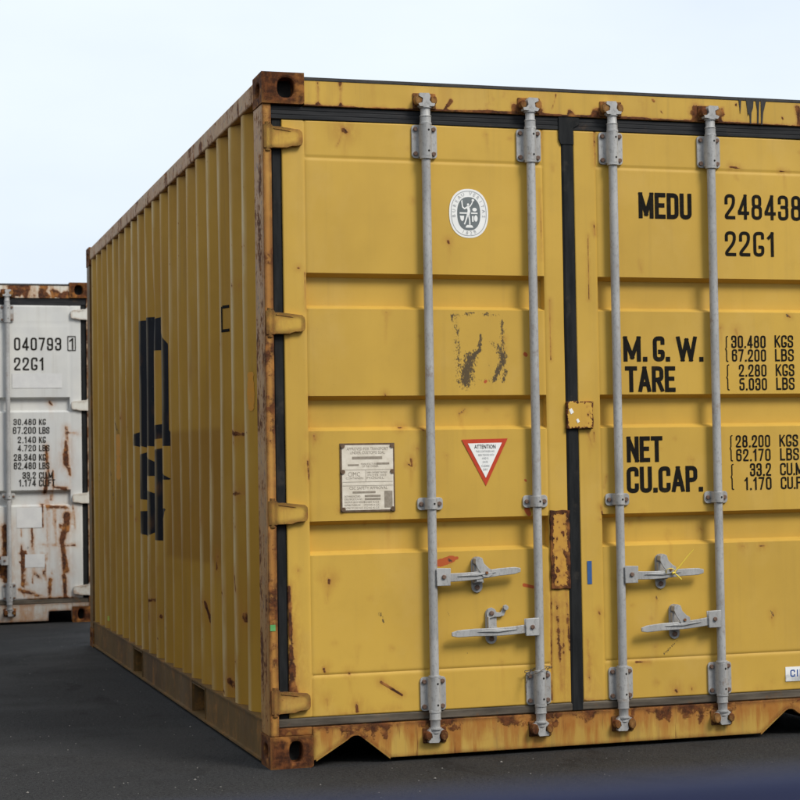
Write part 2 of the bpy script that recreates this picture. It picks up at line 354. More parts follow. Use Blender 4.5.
# glyphs in a unit box (w,1): list of (points, corner radius, closed)
def G(ch):
    R_ = .22
    g = {
     '0': (.46, [([(0, 0), (.46, 0), (.46, 1), (0, 1)], .23, 1)]),
     '1': (.26, [([(0, .80), (.2, 1), (.2, 0)], 0, 0)]),
     '2': (.46, [([(0, .68), (0, 1), (.46, 1), (.46, .58), (0, .1), (0, 0), (.46, 0)], R_, 0)]),
     '3': (.46, [([(0, .74), (0, 1), (.46, 1), (.46, .53), (.16, .53)], R_, 0), ([(.16, .53), (.46, .53), (.46, 0), (0, 0), (0, .26)], R_, 0)]),
     '4': (.48, [([(.36, 0), (.36, 1), (0, .28), (0, .22), (.5, .22)], 0, 0)]),
     '5': (.46, [([(.44, 1), (.03, 1), (0, .55), (.46, .64), (.46, 0), (0, 0), (0, .26)], .2, 0)]),
     '6': (.46, [([(.46, .76), (.46, 1), (0, 1), (0, 0), (.46, 0), (.46, .57), (0, .57)], R_, 0)]),
     '7': (.46, [([(0, 1), (.46, 1), (.16, 0)], 0, 0)]),
     '8': (.46, [([(.03, .53), (.43, .53), (.43, 1), (.03, 1)], .2, 1), ([(0, 0), (.46, 0), (.46, .53), (0, .53)], .2, 1)]),
     '9': (.46, [([(0, .24), (0, 0), (.46, 0), (.46, 1), (0, 1), (0, .43), (.46, .43)], R_, 0)]),
     'A': (.52, [([(0, 0), (.26, 1), (.52, 0)], 0, 0), ([(.08, .27), (.44, .27)], 0, 0)]),
     'B': (.46, [([(0, 0), (0, 1)], 0, 0), ([(0, 1), (.44, 1), (.44, .53), (0, .53)], .2, 0), ([(0, .53), (.46, .53), (.46, 0), (0, 0)], .2, 0)]),
     'C': (.46, [([(.46, .76), (.46, 1), (0, 1), (0, 0), (.46, 0), (.46, .24)], R_, 0)]),
     'D': (.46, [([(0, 0), (0, 1)], 0, 0), ([(0, 1), (.46, 1), (.46, 0), (0, 0)], .2, 0)]),
     'E': (.40, [([(.4, 1), (0, 1), (0, 0), (.4, 0)], 0, 0), ([(0, .52), (.34, .52)], 0, 0)]),
     'F': (.40, [([(.4, 1), (0, 1), (0, 0)], 0, 0), ([(0, .52), (.34, .52)], 0, 0)]),
     'G': (.46, [([(.46, .80), (.46, 1), (0, 1), (0, 0), (.46, 0), (.46, .36), (.30, .36)], R_, 0)]),
     'I': (.02, [([(.01, 0), (.01, 1)], 0, 0)]),
     'K': (.48, [([(0, 0), (0, 1)], 0, 0), ([(.46, 1), (.02, .42)], 0, 0), ([(.14, .58), (.48, 0)], 0, 0)]),
     'L': (.38, [([(0, 1), (0, 0), (.38, 0)], 0, 0)]),
     'M': (.64, [([(0, 0), (0, 1), (.32, .12), (.64, 1), (.64, 0)], 0, 0)]),
     'N': (.50, [([(0, 0), (0, 1), (.5, 0), (.5, 1)], 0, 0)]),
     'O': (.46, [([(0, 0), (.46, 0), (.46, 1), (0, 1)], .23, 1)]),
     'P': (.46, [([(0, 0), (0, 1)], 0, 0), ([(0, 1), (.46, 1), (.46, .45), (0, .45)], .2, 0)]),
     'R': (.48, [([(0, 0), (0, 1)], 0, 0), ([(0, 1), (.46, 1), (.46, .47), (0, .47)], .2, 0), ([(.24, .47), (.48, 0)], 0, 0)]),
     'S': (.46, [([(.46, .74), (.46, 1), (0, 1), (0, .55), (.46, .47), (.46, 0), (0, 0), (0, .26)], R_, 0)]),
     'T': (.48, [([(0, 1), (.48, 1)], 0, 0), ([(.24, 1), (.24, 0)], 0, 0)]),
     'U': (.46, [([(0, 1), (0, 0), (.46, 0), (.46, 1)], R_, 0)]),
     'V': (.52, [([(0, 1), (.26, 0), (.52, 1)], 0, 0)]),
     'W': (.80, [([(0, 1), (.2, 0), (.4, .9), (.6, 0), (.8, 1)], 0, 0)]),
     'Y': (.50, [([(0, 1), (.25, .45), (.5, 1)], 0, 0), ([(.25, .45), (.25, 0)], 0, 0)]),
     '.': (.02, [([(.01, -.02), (.01, .02)], 0, 0)]),
     ',': (.02, [([(.02, .06), (-.03, -.12)], 0, 0)]),
     ' ': (.30, []),
     '{': (.22, [([(.22, 1), (.10, .98), (.10, .56), (0, .5), (.10, .44), (.10, .02), (.22, 0)], .1, 0)]),
    }
    return g[ch]

def stroke_quads(pts, t, closed):
    """offset a polyline to a ribbon; returns left/right point lists"""
    n = len(pts); Lp, Rp = [], []
    for i in range(n):
        a = pts[i-1] if (i or closed) else pts[i]; b = pts[(i+1) % n] if (i < n-1 or closed) else pts[i]
        p = pts[i]
        d0 = (p-a); d1 = (b-p)
        if d0.length < 1e-9: d0 = d1
        if d1.length < 1e-9: d1 = d0
        d0 = d0.normalized(); d1 = d1.normalized()
        n0 = Vector((-d0.y, d0.x)); n1 = Vector((-d1.y, d1.x))
        m = n0+n1
        if m.length < 1e-6: m = n0
        m = m.normalized(); k_ = min(1/max(m.dot(n0), .2), 1.42)
        Lp.append(p+m*t*.5*k_); Rp.append(p-m*t*.5*k_)
    return Lp, Rp

def lettering(parent, s, x0, x1, z0, z1, yoff, mat, bold=.16, surf=True, gap=.22, name='lettering', ybase=0.):
    """flat painted text filling the box x0..x1, z0..z1 (outer edges of strokes), on plane facing -y"""
    h = z1-z0; t = bold*h
    adv = []; x = 0
    for ch in s:
        w_, _ = G(ch); adv.append(x); x += w_+(gap if ch != ' ' else .12)+bold*.9
    total = x-gap-bold*.9+.0001
    sx = (x1-x0-t)/total if len(s) > 1 or s in '{' else h
    mb = MB(); lay = 0
    for ch, ax in zip(s, adv):
        strokes = []
        for pts, rad, closed in G(ch)[1]:      # sharp-cornered glyphs: one straight bar per segment
            strokes += [(pts, rad, closed)] if rad or closed else [((p_, q_), 0, 0) for p_, q_ in zip(pts[:-1], pts[1:])]
        for pts, rad, closed in strokes:
            pp = [Vector((a*sx/h*1.0, b)) for a, b in pts]
            pp = rounded(pp, rad, closed)
            # stroke thickness scales with height; positions: x by sx, z by inner height
            P2 = [Vector((x0+t*.5+ax*sx+p.x*h, z0+t*.5+p.y*(h-t))) for p in pp]
            tt = t*(1.1 if ch == '.' else 1)
            if not closed:
                e0 = (P2[0]-P2[1]).normalized()*t*.5; e1 = (P2[-1]-P2[-2]).normalized()*t*.5
                P2[0] = P2[0]+e0; P2[-1] = P2[-1]+e1
            Lp, Rp = stroke_quads(P2, tt, closed)
            n = len(P2); lay = (lay+1) % 6
            for q in Lp+Rp: q.y = min(z1, max(z0, q.y))
            def Y(q): return (float(wavy(q.x, q.y)) if surf else 0.)+ybase-yoff-lay*.00012
            v = [(q.x, Y(q), q.y) for q in Lp]+[(q.x, Y(q), q.y) for q in Rp]
            f = [(i, n+i, n+(i+1) % n, (i+1) % n) for i in range(n if closed else n-1)]
            mb.add(v, f)
    return mb.build(name, mat, parent)

# ------------------------------------------------------------------ ground
gm = MB(); gm.add([(-1500, -1500, 0), (1500, -1500, 0), (1500, 1500, 0), (-1500, 1500, 0)], [(0, 1, 2, 3)])
tag(gm.build('ground', 'asphalt'), kind='structure')

# ------------------------------------------------------------------ container builder
W, H, L = 2.438, 2.591, 6.058
YD = .022            # outer plane of the doors behind the casting faces

def casting_mesh(name, mat, oval):
    """corner fitting with real apertures; local origin at outer lower corner, faces -y and -x; oval=(cx,cz,rx,rz) of the front hole"""
    mb = MB(); a, b, c = .162, .178, .118; n = 24
    def holed(P, wd, hole, inward):
        cx, cz, rx, rz = hole
        def sup(ang):   # stadium-like outline
            ca, sa = math.cos(ang), math.sin(ang); e = 2.6
            r = (abs(ca/rx)**e+abs(sa/rz)**e)**(-1/e); return cx+r*ca, cz+r*sa
        ins, outs, back = [], [], []
        for i in range(n):
            ang = 2*math.pi*(i+.5)/n; u, v = sup(ang); ins.append((u, v))
            ca, sa = math.cos(ang), math.sin(ang)
            tx = ((wd-cx)/ca if ca > 0 else -cx/ca) if abs(ca) > 1e-6 else 9
            tz = ((c-cz)/sa if sa > 0 else -cz/sa) if abs(sa) > 1e-6 else 9
            t = min(tx, tz); outs.append((cx+ca*t, cz+sa*t))
        for q in ((0, 0), (wd, 0), (wd, c), (0, c)):      # snap nearest outline point to each corner
            j = min(range(n), key=lambda i: (outs[i][0]-q[0])**2+(outs[i][1]-q[1])**2); outs[j] = q
        vs_ = [P(u, v, 0) for u, v in outs]+[P(u, v, 0) for u, v in ins]+[P(u, v, inward) for u, v in ins]
        fs_ = [(i, (i+1) % n, n+(i+1) % n, n+i) for i in range(n)]
        fs_ += [(n+i, n+(i+1) % n, 2*n+(i+1) % n, 2*n+i) for i in range(n)]
        fs_ += [tuple(2*n+i for i in range(n))]
        mi = [0]*(2*n)+[1]
        o = len(mb.v); mb.v += vs_; mb.f += [tuple(i+o for i in f) for f in fs_]; mb.mi += mi
    holed(lambda u, v, d: (u, d, v), a, oval, .055)
    holed(lambda u, v, d: (d, u, v), b, (.089, .059, .038, .026), .03)
    v = [(0, 0, 0), (a, 0, 0), (a, b, 0), (0, b, 0), (0, 0, c), (a, 0, c), (a, b, c), (0, b, c)]
    mb.add(v, [(0, 3, 2, 1), (4, 5, 6, 7), (1, 2, 6, 5), (3, 7, 6, 2)])
    bm = bmesh.new(); me = mb.mesh(name, [mat, 'hole'])
    bm.from_mesh(me); bmesh.ops.remove_doubles(bm, verts=bm.verts, dist=1e-5); bmesh.ops.recalc_face_normals(bm, faces=bm.faces)
    bm.to_mesh(me); bm.free(); me.update(); return me

def corrugated(y0, y1, z0, z1, xout, depth, period, phase, zstep, flat=.040, sl=.074, sub=6):
    """corrugated sheet in the plane facing -x; returns (ys, xs profile), zs"""
    br = [y0]; prof = {}
    k0 = int((y0-phase)/period)-2
    keys = []
    for k in range(k0, k0+60):
        c = phase+k*period
        keys += [(c-flat/2-sl, depth), (c-flat/2, 0.), (c+flat/2, 0.), (c+flat/2+sl, depth)]
    ky = np.array([a for a, _ in keys]); kd = np.array([d for _, d in keys])
    brs = [y0]+[y for y in ky if y0+.004 < y < y1-.004]+[y1]
    ys = []
    for a, b in zip(brs[:-1], brs[1:]): ys += [a+(b-a)*i/sub for i in range(sub)]
    ys = np.array(ys+[y1]); xs = xout+np.interp(ys, ky, kd)
    zs = lines([z0, z1], zstep)
    return ys, xs, zs

def sheet(ny, nz, pts, name, mat, parent, smooth=25, flip=False):
    me = bpy.data.meshes.new(name)
    idx = np.arange(ny*nz).reshape(ny, nz)
    q = np.stack([idx[:-1, :-1], idx[:-1, 1:], idx[1:, 1:], idx[1:, :-1]], -1).reshape(-1, 4)
    if flip: q = q[:, ::-1]
    me.from_pydata(pts.reshape(-1, 3).tolist(), [], q.tolist()); me.materials.append(M[mat])
    me.polygons.foreach_set('use_smooth', [True]*len(me.polygons)); me.set_sharp_from_angle(angle=math.radians(smooth))
    me.update(); return link(name, me, parent), me

def door_leaf(name, xa, xb, xi0, xi1, ribs, mat, parent, step, spots):
    """one pressed steel door leaf: stiles, flat panels and deep horizontal ribs. spots: attr -> list of marks"""
    zb, zt = .182, 2.416; dep = .036
    xs = lines([xa, xi0, xi0+.004, xi1-.004, xi1, xb], step)
    brz = [zb]
    for (t, b) in sorted(ribs, key=lambda r: r[0]): brz += [b, b+.015, t-.015, t]
    brz += [zt]; zs = lines(brz, step)
    X, Z = np.meshgrid(xs, zs, indexing='ij')
    fx = np.clip(np.minimum((X-xi0)/.004, (xi1-X)/.004), 0, 1)
    dz = np.zeros_like(Z)
    for (t, b) in ribs:
        dz = np.maximum(dz, np.clip(np.minimum((Z-b)/.015, (t-Z)/.015), 0, 1))
    Y = wavy(X, Z)+dep*dz*fx
    # stiles stand a little proud of the panel, top and bottom rails lap it
    sew = np.minimum(np.abs(X-xi0), np.abs(X-xi1)); 
    Y = Y+.0028*np.exp(-(sew/.004)**2)*(1-dz*fx)
    for zl in (2.277, .335):
        Y = Y+np.where((X > xi0) & (X < xi1), .0035*np.exp(-((Z-zl)/.0045)**2), 0)
    n = X.shape; pts = np.stack([X, Y+YD, Z], -1)
    o, me = sheet(n[0], n[1], pts, name, mat, parent, 40, flip=True)
    # returns and back of the leaf
    bk = MB(); bk.v = []; bx = [(xs[0], zs[0]), (xs[-1], zs[0]), (xs[-1], zs[-1]), (xs[0], zs[-1])]
    for attr_, marks in spots.items():
        F_ = np.zeros_like(X)
        for (x0, z0, x1, z1, r0, r1, a) in marks:
            d, t = seg_dist(X, Z, x0, z0, x1, z1); r = r0+(r1-r0)*t
            F_ = np.maximum(F_, a*np.clip(1-d/r, 0, 1))
        set_attr(me, attr_, F_.ravel())
        if attr_ == 'rust':
            S_ = np.zeros_like(X)
            for (x0, z0, x1, z1, r0, r1, a) in marks:
                d, t = seg_dist(X, Z, x0, z0, x1, z1); S_ = np.maximum(S_, a*.62*np.clip(1-d/(2.6*(r0+(r1-r0)*t)), 0, 1)**1.3)
                if abs(x1-x0) < .04 and r0 > .009 and random.random() < .6:
                    ln = random.uniform(.03, .14); lo_ = min(z0, z1); xm = (x0+x1)/2
                    d, t = seg_dist(X, Z, xm, lo_, xm+random.uniform(-.008, .008), lo_-ln); S_ = np.maximum(S_, a*.55*(1-t*.8)*np.clip(1-d/(.008+r0*.35), 0, 1))
            set_attr(me, 'stain', np.clip(S_, 0, .8).ravel())
    bm = bmesh.new(); bm.from_mesh(me)
    be = [e for e in bm.edges if e.is_boundary]
    g = bmesh.ops.extrude_edge_only(bm, edges=be)
    nv = [v for v in g['geom'] if isinstance(v, bmesh.types.BMVert)]
    for v in nv: v.co.y = YD+.052
    bm.faces.new([min(nv, key=lambda v: (v.co.x-a)**2+(v.co.z-b)**2) for a, b in bx])
    bm.normal_update(); bm.to_mesh(me); bm.free(); me.update()
    return o

def hinge_mesh(name, mat):
    """strap hinge for the left door; origin at the left edge, mid height, y=0 the front of the strap"""
    mb = MB()
    mb.prism([(.0, -.045), (.0, .044), (.030, .044), (.034, .037), (.060, .036), (.118, .029), (.136, .027), (.145, .018), (.147, .006), (.147, -.020), (.143, -.031), (.132, -.035), (.108, -.036), (.088, -.043), (.034, -.044), (.030, -.046)][::-1], .0, .018)
    mb.prism([(.036, .030), (.060, .027), (.094, .021), (.104, .017), (.092, .0185), (.060, .0235), (.036, .026)][::-1], -.0022, .001)
    mb.tube([(.015, .012, -.056), (.015, .012, .054)], .0125, 12)
    return mb.mesh(name, [mat], 40)

def bracket_mesh(h, wd, name):
    """bearing bracket of a locking bar: bolted plate + half-round housing + collar; origin at bar axis; y=0 the door plane"""
    mb = MB(); r = .013
    pl = [(sx*(wd/2-r)+r*math.cos(a), sz*(h/2-r)+r*math.sin(a)) for sx, sz, a0 in ((1, -1, -90), (1, 1, 0), (-1, 1, 90), (-1, -1, 180)) for a in [math.radians(a0+q) for q in (0, 30, 60, 90)]]
    mb.prism(pl, -.009, -.0005)
    n = 10; hw = .024
    arc = [(hw*math.cos(math.pi*i/n), -.020-.034*math.sin(math.pi*i/n)) for i in range(n+1)]
    o = [(-hw, -.006)]+[(-x, y) for x, y in arc]+[(hw, -.006)]
    mb.prism(o, -h/2+.003, h/2-.003, axis='z')
    if h > .08:
        for s_ in (-1, 1):
            mb.tube([(0, -.030, s_*(h/2-.004)), (0, -.030, s_*(h/2+.006))], .0235, 14)
            for s2 in (-1, 1):
                mb.disc(s2*.036, s_*(h/2-.017), .0088, -.017, -.008, 1, 8)
            mb.disc(.006, s_*(h/2-.024), .0042, -.0548, -.05, 2, 8)
    else:
        for s2 in (-1, 1): mb.disc(s2*.036, 0, .0088, -.016, -.008, 1, 8)
        mb.disc(.005, 0, .0042, -.0548, -.05, 2, 8)
    return mb.mesh(name, ['galv', 'bolt', 'hole'], 35)

def cam_mesh(name):
    """bar end cam; origin at the bar axis, growing +z"""
    mb = MB()
    mb.tube([(0, 0, -.02), (0, 0, .018)], .0215, 14)
    mb.tube([(0, 0, .018), (0, 0, .024), (0, 0, .050)], [.024, .019, .019], 14)
    mb.tube([(0, 0, .050), (0, 0, .056)], .024, 14)
    mb.prism([(-.030, .056), (.026, .054), (.032, .064), (.016, .070), (.014, .086), (.030, .094), (.027, .105), (-.010, .106), (-.016, .096), (-.012, .078), (-.020, .068), (-.034, .066)], -.022, .012)
    return mb.mesh(name, ['galv'], 40)

def keeper_mesh(name):
    """cam keeper welded to header or sill: two rusty lugs and a back plate; origin at the bar axis on the plate plane"""
    mb = MB()
    mb.box(-.046, .046, -.006, .001, -.030, .030)
    for sx, r in ((-.030, .018), (.031, .015)):
        n = 9
        mb.prism([(sx+r*math.cos(2*math.pi*i/n)*.85, r*1.2*math.sin(2*math.pi*i/n)) for i in range(n)], -.036, -.005)
    return mb.mesh(name, ['keeper'], 35)

def latch_mesh(name, open_):
    """handle retainer plate: rounded strip, two bolts, the seat the handle lies in and the swinging catch"""
    mb = MB(); wd, h = .044, .138; n = 8
    pl = [(wd/2*math.cos(a), h/2-wd/2+wd/2*math.sin(a)) for a in [math.pi*i/n for i in range(n+1)]]
    pl += [(-x, -z) for x, z in pl]
    mb.prism(pl, -.008, -.0005)
    mb.disc(0, h/2-.020, .0095, -.020, -.007, 1, 8); mb.disc(0, -h/2+.020, .0095, -.016, -.007, 1, 8)
    mb.box(-.017, .017, -.040, -.006, -.030, -.014); mb.box(-.013, .013, -.046, -.036, -.026, -.002)
    mb.box(-.019, -.013, -.034, -.006, -.030, .036)
    if open_:
        mb.prism([(-.020, .048), (-.014, .066), (.0, .071), (.014, .064), (.020, .052), (.036, .050), (.044, .062), (.048, .076), (.060, .080), (.066, .070), (.058, .056), (.050, .038), (.030, .034), (.012, .034), (-.006, .030), (-.018, .036)][::-1], -.015, -.0095)
        mb.disc(.056, .068, .010, -.026, -.014, 0, 8)
    else:
        mb.prism([(-.016, .062), (-.004, .070), (.010, .064), (.016, .044), (.034, .026), (.048, .018), (.050, .0), (.034, -.010), (.012, -.008), (.004, .006), (-.010, .026), (-.018, .046)][::-1], -.052, -.046)
        mb.prism([(-.016, .062), (-.004, .070), (.010, .064), (.012, .046), (-.004, .034), (-.016, .044)][::-1], -.048, -.010)
        mb.disc(.026, .008, .006, -.057, -.051, 2, 8)
    return mb.mesh(name, ['galv', 'bolt', 'bolt_rust'], 35)

def handle_mesh(length, sgn, rise, name):
    """door handle: forked hub on the bar and a flattened lever; origin at bar axis; sgn=+1 lever to the right"""
    mb = MB(); s = sgn
    def pr(poly, a, b, m=0):
        mb.prism([(s*x, z) for x, z in poly], a, b, m)
    pr([(.008, -.036), (.062, -.036), (.064, .030), (.008, .032)], -.030, -.024); pr([(.010, -.035), (.060, -.035), (.062, .029), (.010, .031)], -.010, -.004)
    pr([(.010, -.030), (.024, -.030), (.024, .026), (.010, .026)], -.0235, -.0105)
    mb.disc(s*.036, -.002, .0085, -.037, -.029, 1, 10)
    N_ = 14; top, bot = [], []
    for i in range(N_+1):
        t = i/N_; x = .03+(length-.03)*t
        hh = .0165-.003*t if t < .9 else .0165-.003*t-.006*((t-.9)/.1)**2
        zc = -.006+rise*t-.012*math.sin(math.pi*min(1, t*1.4))*.4
        top.append((x, zc+hh)); bot.append((x, zc-hh))
    pr(top+bot[::-1], -.022, -.012)
    # pressed ridge along the middle of the lever
    c0, c1 = .26*length, .72*length
    rid = [(c0, rise*.2-.006), ((c0+c1)/2, rise*.45-.001), (c1, rise*.66-.004), ((c0+c1)/2, rise*.45-.012)]
    pr(rid, -.027, -.0215)
    return mb.mesh(name, ['galv', 'bolt'], 35)

def gasket_profile(mb, x0, x1, z0, z1, yf, m=0, ribs=3, axis='x'):
    """ribbed rubber seal running along x (or z)"""
    lo, hi = (z0, z1) if axis == 'x' else (x0, x1)
    w_ = hi-lo; pr = [(lo, yf+.03)]
    for i in range(ribs):
        a = lo+w_*i/ribs; b = lo+w_*(i+1)/ribs; g_ = w_/ribs*.16
        gd = .005 if ribs == 1 else .0016
        pr += [(a+.0005, yf+gd), (a+g_, yf), (b-g_, yf), (b-.0005, yf+gd)]
    pr += [(hi, yf+.03)]
    if axis == 'x':
        mb.prism([(y, z) for z, y in pr], x0, x1, m, axis='x')
    else:
        mb.prism([(x, y) for x, y in pr], z0, z1, m, axis='z')

RODX = (.629, 1.051, 1.392, 1.813); YR = YD-.030
_cache = {}
def shared(key, fn):
    if key not in _cache: _cache[key] = fn()
    return _cache[key]
def place(me, name, parent, loc, rot=(0, 0, 0), scale=(1, 1, 1), bevel=0.):
    o = link(name, me, parent, bevel); o.location = loc; o.rotation_euler = rot; o.scale = scale; return o

def container(loc, label, c, ribs, step, spots_l, spots_r, side_fields=None):
    root = empty('shipping_container', loc); tag(root, label, 'container', 'shipping containers standing on the asphalt')
    # corner castings: mirrored copies of two meshes
    top_m = casting_mesh('corner_casting', c['cast'], (.092, .060, .032, .037)); bot_m = casting_mesh('corner_casting', c['cast'], (.097, .060, .025, .039))
    for me, z in ((bot_m, 0), (top_m, H-.118)):
        for x, sx in ((0, 1), (W, -1)):
            for y, sy in ((0, 1), (L, -1)):
                place(me, 'corner_casting', root, (x, y, z), scale=(sx, sy, 1), bevel=.009)
    # posts
    for x, sx in ((0, 1), (W, -1)):
        def bx(a, b): return (a, b) if sx > 0 else (W-b, W-a)
        p = MB(); p.box(*bx(.003, .036), .008, .036, .118, H-.118, 1); p.box(*bx(.003, .020), .034, .186, .118, H-.118, 0); p.box(*bx(.018, .10), .078, .110, .118, H-.118, 0)
        p.build('corner_post', [c['postside'], c['post']], root, bevel=.004)
        p = MB(); p.box(*bx(.003, .10), L-.006-.05, L-.006, .118, H-.118); p.box(*bx(.003, .02), L-.16, L-.05, .118, H-.118)
        p.build('corner_post', [c['raillow']], root, bevel=.004)
        # top and bottom side rails
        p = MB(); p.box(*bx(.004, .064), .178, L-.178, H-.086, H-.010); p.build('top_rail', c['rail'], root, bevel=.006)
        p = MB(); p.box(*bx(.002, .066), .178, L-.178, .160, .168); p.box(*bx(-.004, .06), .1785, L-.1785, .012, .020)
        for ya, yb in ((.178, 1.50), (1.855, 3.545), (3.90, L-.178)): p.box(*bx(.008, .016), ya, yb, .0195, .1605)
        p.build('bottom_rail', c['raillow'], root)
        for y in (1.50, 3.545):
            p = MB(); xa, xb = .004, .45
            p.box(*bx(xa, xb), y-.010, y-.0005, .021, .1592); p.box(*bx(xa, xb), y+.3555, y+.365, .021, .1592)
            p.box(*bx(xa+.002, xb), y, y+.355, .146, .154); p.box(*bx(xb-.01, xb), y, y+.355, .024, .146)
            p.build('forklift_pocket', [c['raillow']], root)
    # side walls
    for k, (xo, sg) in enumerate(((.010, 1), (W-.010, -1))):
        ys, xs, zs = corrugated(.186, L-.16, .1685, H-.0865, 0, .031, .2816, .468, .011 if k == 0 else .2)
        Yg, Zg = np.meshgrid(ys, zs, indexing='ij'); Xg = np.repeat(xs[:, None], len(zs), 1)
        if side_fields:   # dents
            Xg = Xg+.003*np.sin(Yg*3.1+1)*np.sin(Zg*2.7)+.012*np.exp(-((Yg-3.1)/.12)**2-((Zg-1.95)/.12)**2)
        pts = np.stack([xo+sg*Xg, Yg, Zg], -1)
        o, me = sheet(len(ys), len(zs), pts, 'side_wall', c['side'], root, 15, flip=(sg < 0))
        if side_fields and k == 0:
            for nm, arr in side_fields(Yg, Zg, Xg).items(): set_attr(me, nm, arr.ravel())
    # far end wall and roof
    ys, xs, zs = corrugated(.10, W-.10, .17, H-.119, 0, .04, .25, .36, .3, sub=1)
    Yg, Zg = np.meshgrid(ys, zs, indexing='ij'); Xg = np.repeat(xs[:, None], len(zs), 1)
    sheet(len(ys), len(zs), np.stack([Yg, L-.012-Xg, Zg], -1), 'end_wall', c['side'], root, 15, flip=True)
    p = MB(); p.box(.162, W-.162, L-.07, L-.004, H-.118, H-.012); p.build('end_rail', c['rail'], root, bevel=.005)
    p = MB(); p.box(.162, W-.162, L-.07, L-.004, .012, .17); p.build('end_sill', c['raillow'], root, bevel=.005)
    ys, xs, zs = corrugated(.12, L-.12, .05, W-.05, 0, .02, .21, .3, .6, sub=1)
    Yg, Zg = np.meshgrid(ys, zs, indexing='ij'); Xg = np.repeat(xs[:, None], len(zs), 1)
    sheet(len(ys), len(zs), np.stack([Zg, Yg, H-.014-Xg], -1), 'roof', c['roof'], root, 15, flip=False)
    p = MB(); p.box(.02, W-.02, .11, L-.07, .150, .164)
    for i in range(18): p.box(.47, W-.47, .25+i*.32, .30+i*.32, .035, .150)
    p.build('floor', 'under', root)
    # header and sill
    hd = MB(); hd.box(.162, W-.162, .010, .075, H-.121, H-.018); hd.box(.163, W-.163, .014, .11, H-.018, H-.012, 1)
    hd.box(.036, W-.036, .050, .110, 2.40, H-.122, 0)
    hd.box(.1625, W-.1625, .0075, .0098, H-.0265, H-.0185, 1)
    header = hd.build('door_header', [c['frame'], 'tar'], root, bevel=.002)
    hx = lines([.163, W-.163], .006); hz = lines([H-.1205, H-.027], .006); HX, HZ = np.meshgrid(hx, hz, indexing='ij')
    ho, hme = sheet(len(hx), len(hz), np.stack([HX, np.full_like(HX, .0092), HZ], -1), 'header_face', c['frame'], root, 30, flip=True)
    HF = np.zeros_like(HX)
    for (x0, z0_, x1, z1_, r0, r1, a) in c.get('header_marks', []):
        d_, t_ = seg_dist(HX, HZ, x0, z0_, x1, z1_); HF = np.maximum(HF, a*np.clip(1-d_/(r0+(r1-r0)*t_), 0, 1))
    set_attr(hme, 'rust', HF.ravel())
    z0, zt = .016, .146
    nt_ = c.get('notch') or [(.172, .024), (.292, .096), (.304, .106), (.316, .111), (.332, .111), (.344, .106), (.356, .096), (.455, z0)]
    ol = [(.162, zt), (.162, nt_[0][1])]+nt_
    ol += [(W-a, b) for a, b in ol[::-1]]
    # rear plate hides the underframe behind the notches
    s_ = MB(); s_.prism(ol, .008, .034); s_.box(.162, W-.162, .0345, .09, .118, zt-.001, 0)
    for xx in (.0365, W-.1615): s_.box(xx, xx+.125, .012, .05, .1182, .1470)
    sill = s_.build('door_sill', [c['sill']], root, bevel=.003)
    # notch lips
    for m in (0, 1):
        q = [(a_, b_+.0025) for a_, b_ in nt_]
        tpl = [(a, b) for a, b in q]+[(a, b-.006) for a, b in q[::-1]]
        if m: tpl = [(W-a, b) for a, b in tpl][::-1]
        lp = MB(); lp.prism(tpl, .002, .0345); lp.build('notch_lip', c['sill'], root)
    # seals in the frame
    g = MB(); gasket_profile(g, .036, W-.036, 2.4175, 2.467, YD-.004); g.build('top_seal', 'rubber_h', root)
    g = MB(); gasket_profile(g, .038, W-.038, .1475, .1815, YD-.003, ribs=1); g.build('bottom_seal', 'rubber_dusty', root)
    # doors
    for side, (xa, xb, xi0, xi1, spots) in enumerate(((.078, 1.186, .164, 1.108, spots_l), (1.238, 2.360, 1.330, 2.274, spots_r))):
        d = door_leaf('door', xa, xb, xi0, xi1, ribs, c['door'], root, step, spots)
        # seals of this leaf
        g = MB()
        if side == 0: gasket_profile(g, .0365, .0775, .182, 2.417, YD+.004, ribs=1, axis='z')
        else: gasket_profile(g, 2.3605, W-.0365, .182, 2.417, YD+.004, ribs=1, axis='z')
        g.build('side_seal', 'rubber', d)
        if side == 1:
            g = MB(); gasket_profile(g, 1.1865, 1.2375, .150, 2.43, YD-.006, ribs=1, axis='z')
            g.prism([(1.176, 2.475), (1.262, 2.468), (1.262, 2.440), (1.2375, 2.425), (1.2375, 2.36), (1.184, 2.36), (1.176, 2.38)][::-1], YD-.009, YD+.002)
            g.build('centre_seal', 'rubber', d, bevel=.002)
        for i, z in enumerate((2.350, 1.653, .945, .246)):
            hm = c['hinge_low'] if i == 3 else c['hinge']
            me = shared(('hinge', hm), lambda: hinge_mesh('hinge', hm))
            if side == 0: place(me, 'hinge', d, (.007, YD-.020, z), bevel=.002)
            else: place(me, 'hinge', d, (W-.007, YD-.020, z), scale=(-1, 1, 1), bevel=.002)
        for j in (0, 1):
            x = RODX[side*2+j]; lean = .0
            r = MB(); r.tube([(x, YR, .100), (x, YR, 1.3), (x, YR, 2.50)], .0172, 16); r.build('locking_bar', 'galv', d, smooth=40)
            cm = shared('cam', lambda: cam_mesh('cam')); km = shared('keeper', lambda: keeper_mesh('cam_keeper'))
            mir = -1 if j == 0 else 1
            place(cm, 'cam', d, (x, YR, 2.425), scale=(mir, 1, 1)); place(cm, 'cam', d, (x, YR, .170), rot=(math.pi, 0, 0), scale=(mir, 1, 1))
            place(km, 'cam_keeper', root, (x, .009, 2.505), scale=(-mir, 1, 1), bevel=.004); place(km, 'cam_keeper', root, (x, .007, .092), scale=(mir, 1, 1), bevel=.004)
            bk = shared('bracket', lambda: bracket_mesh(.128, .100, 'bearing_bracket'))
            gd = shared('guide', lambda: bracket_mesh(.048, .100, 'bar_guide'))
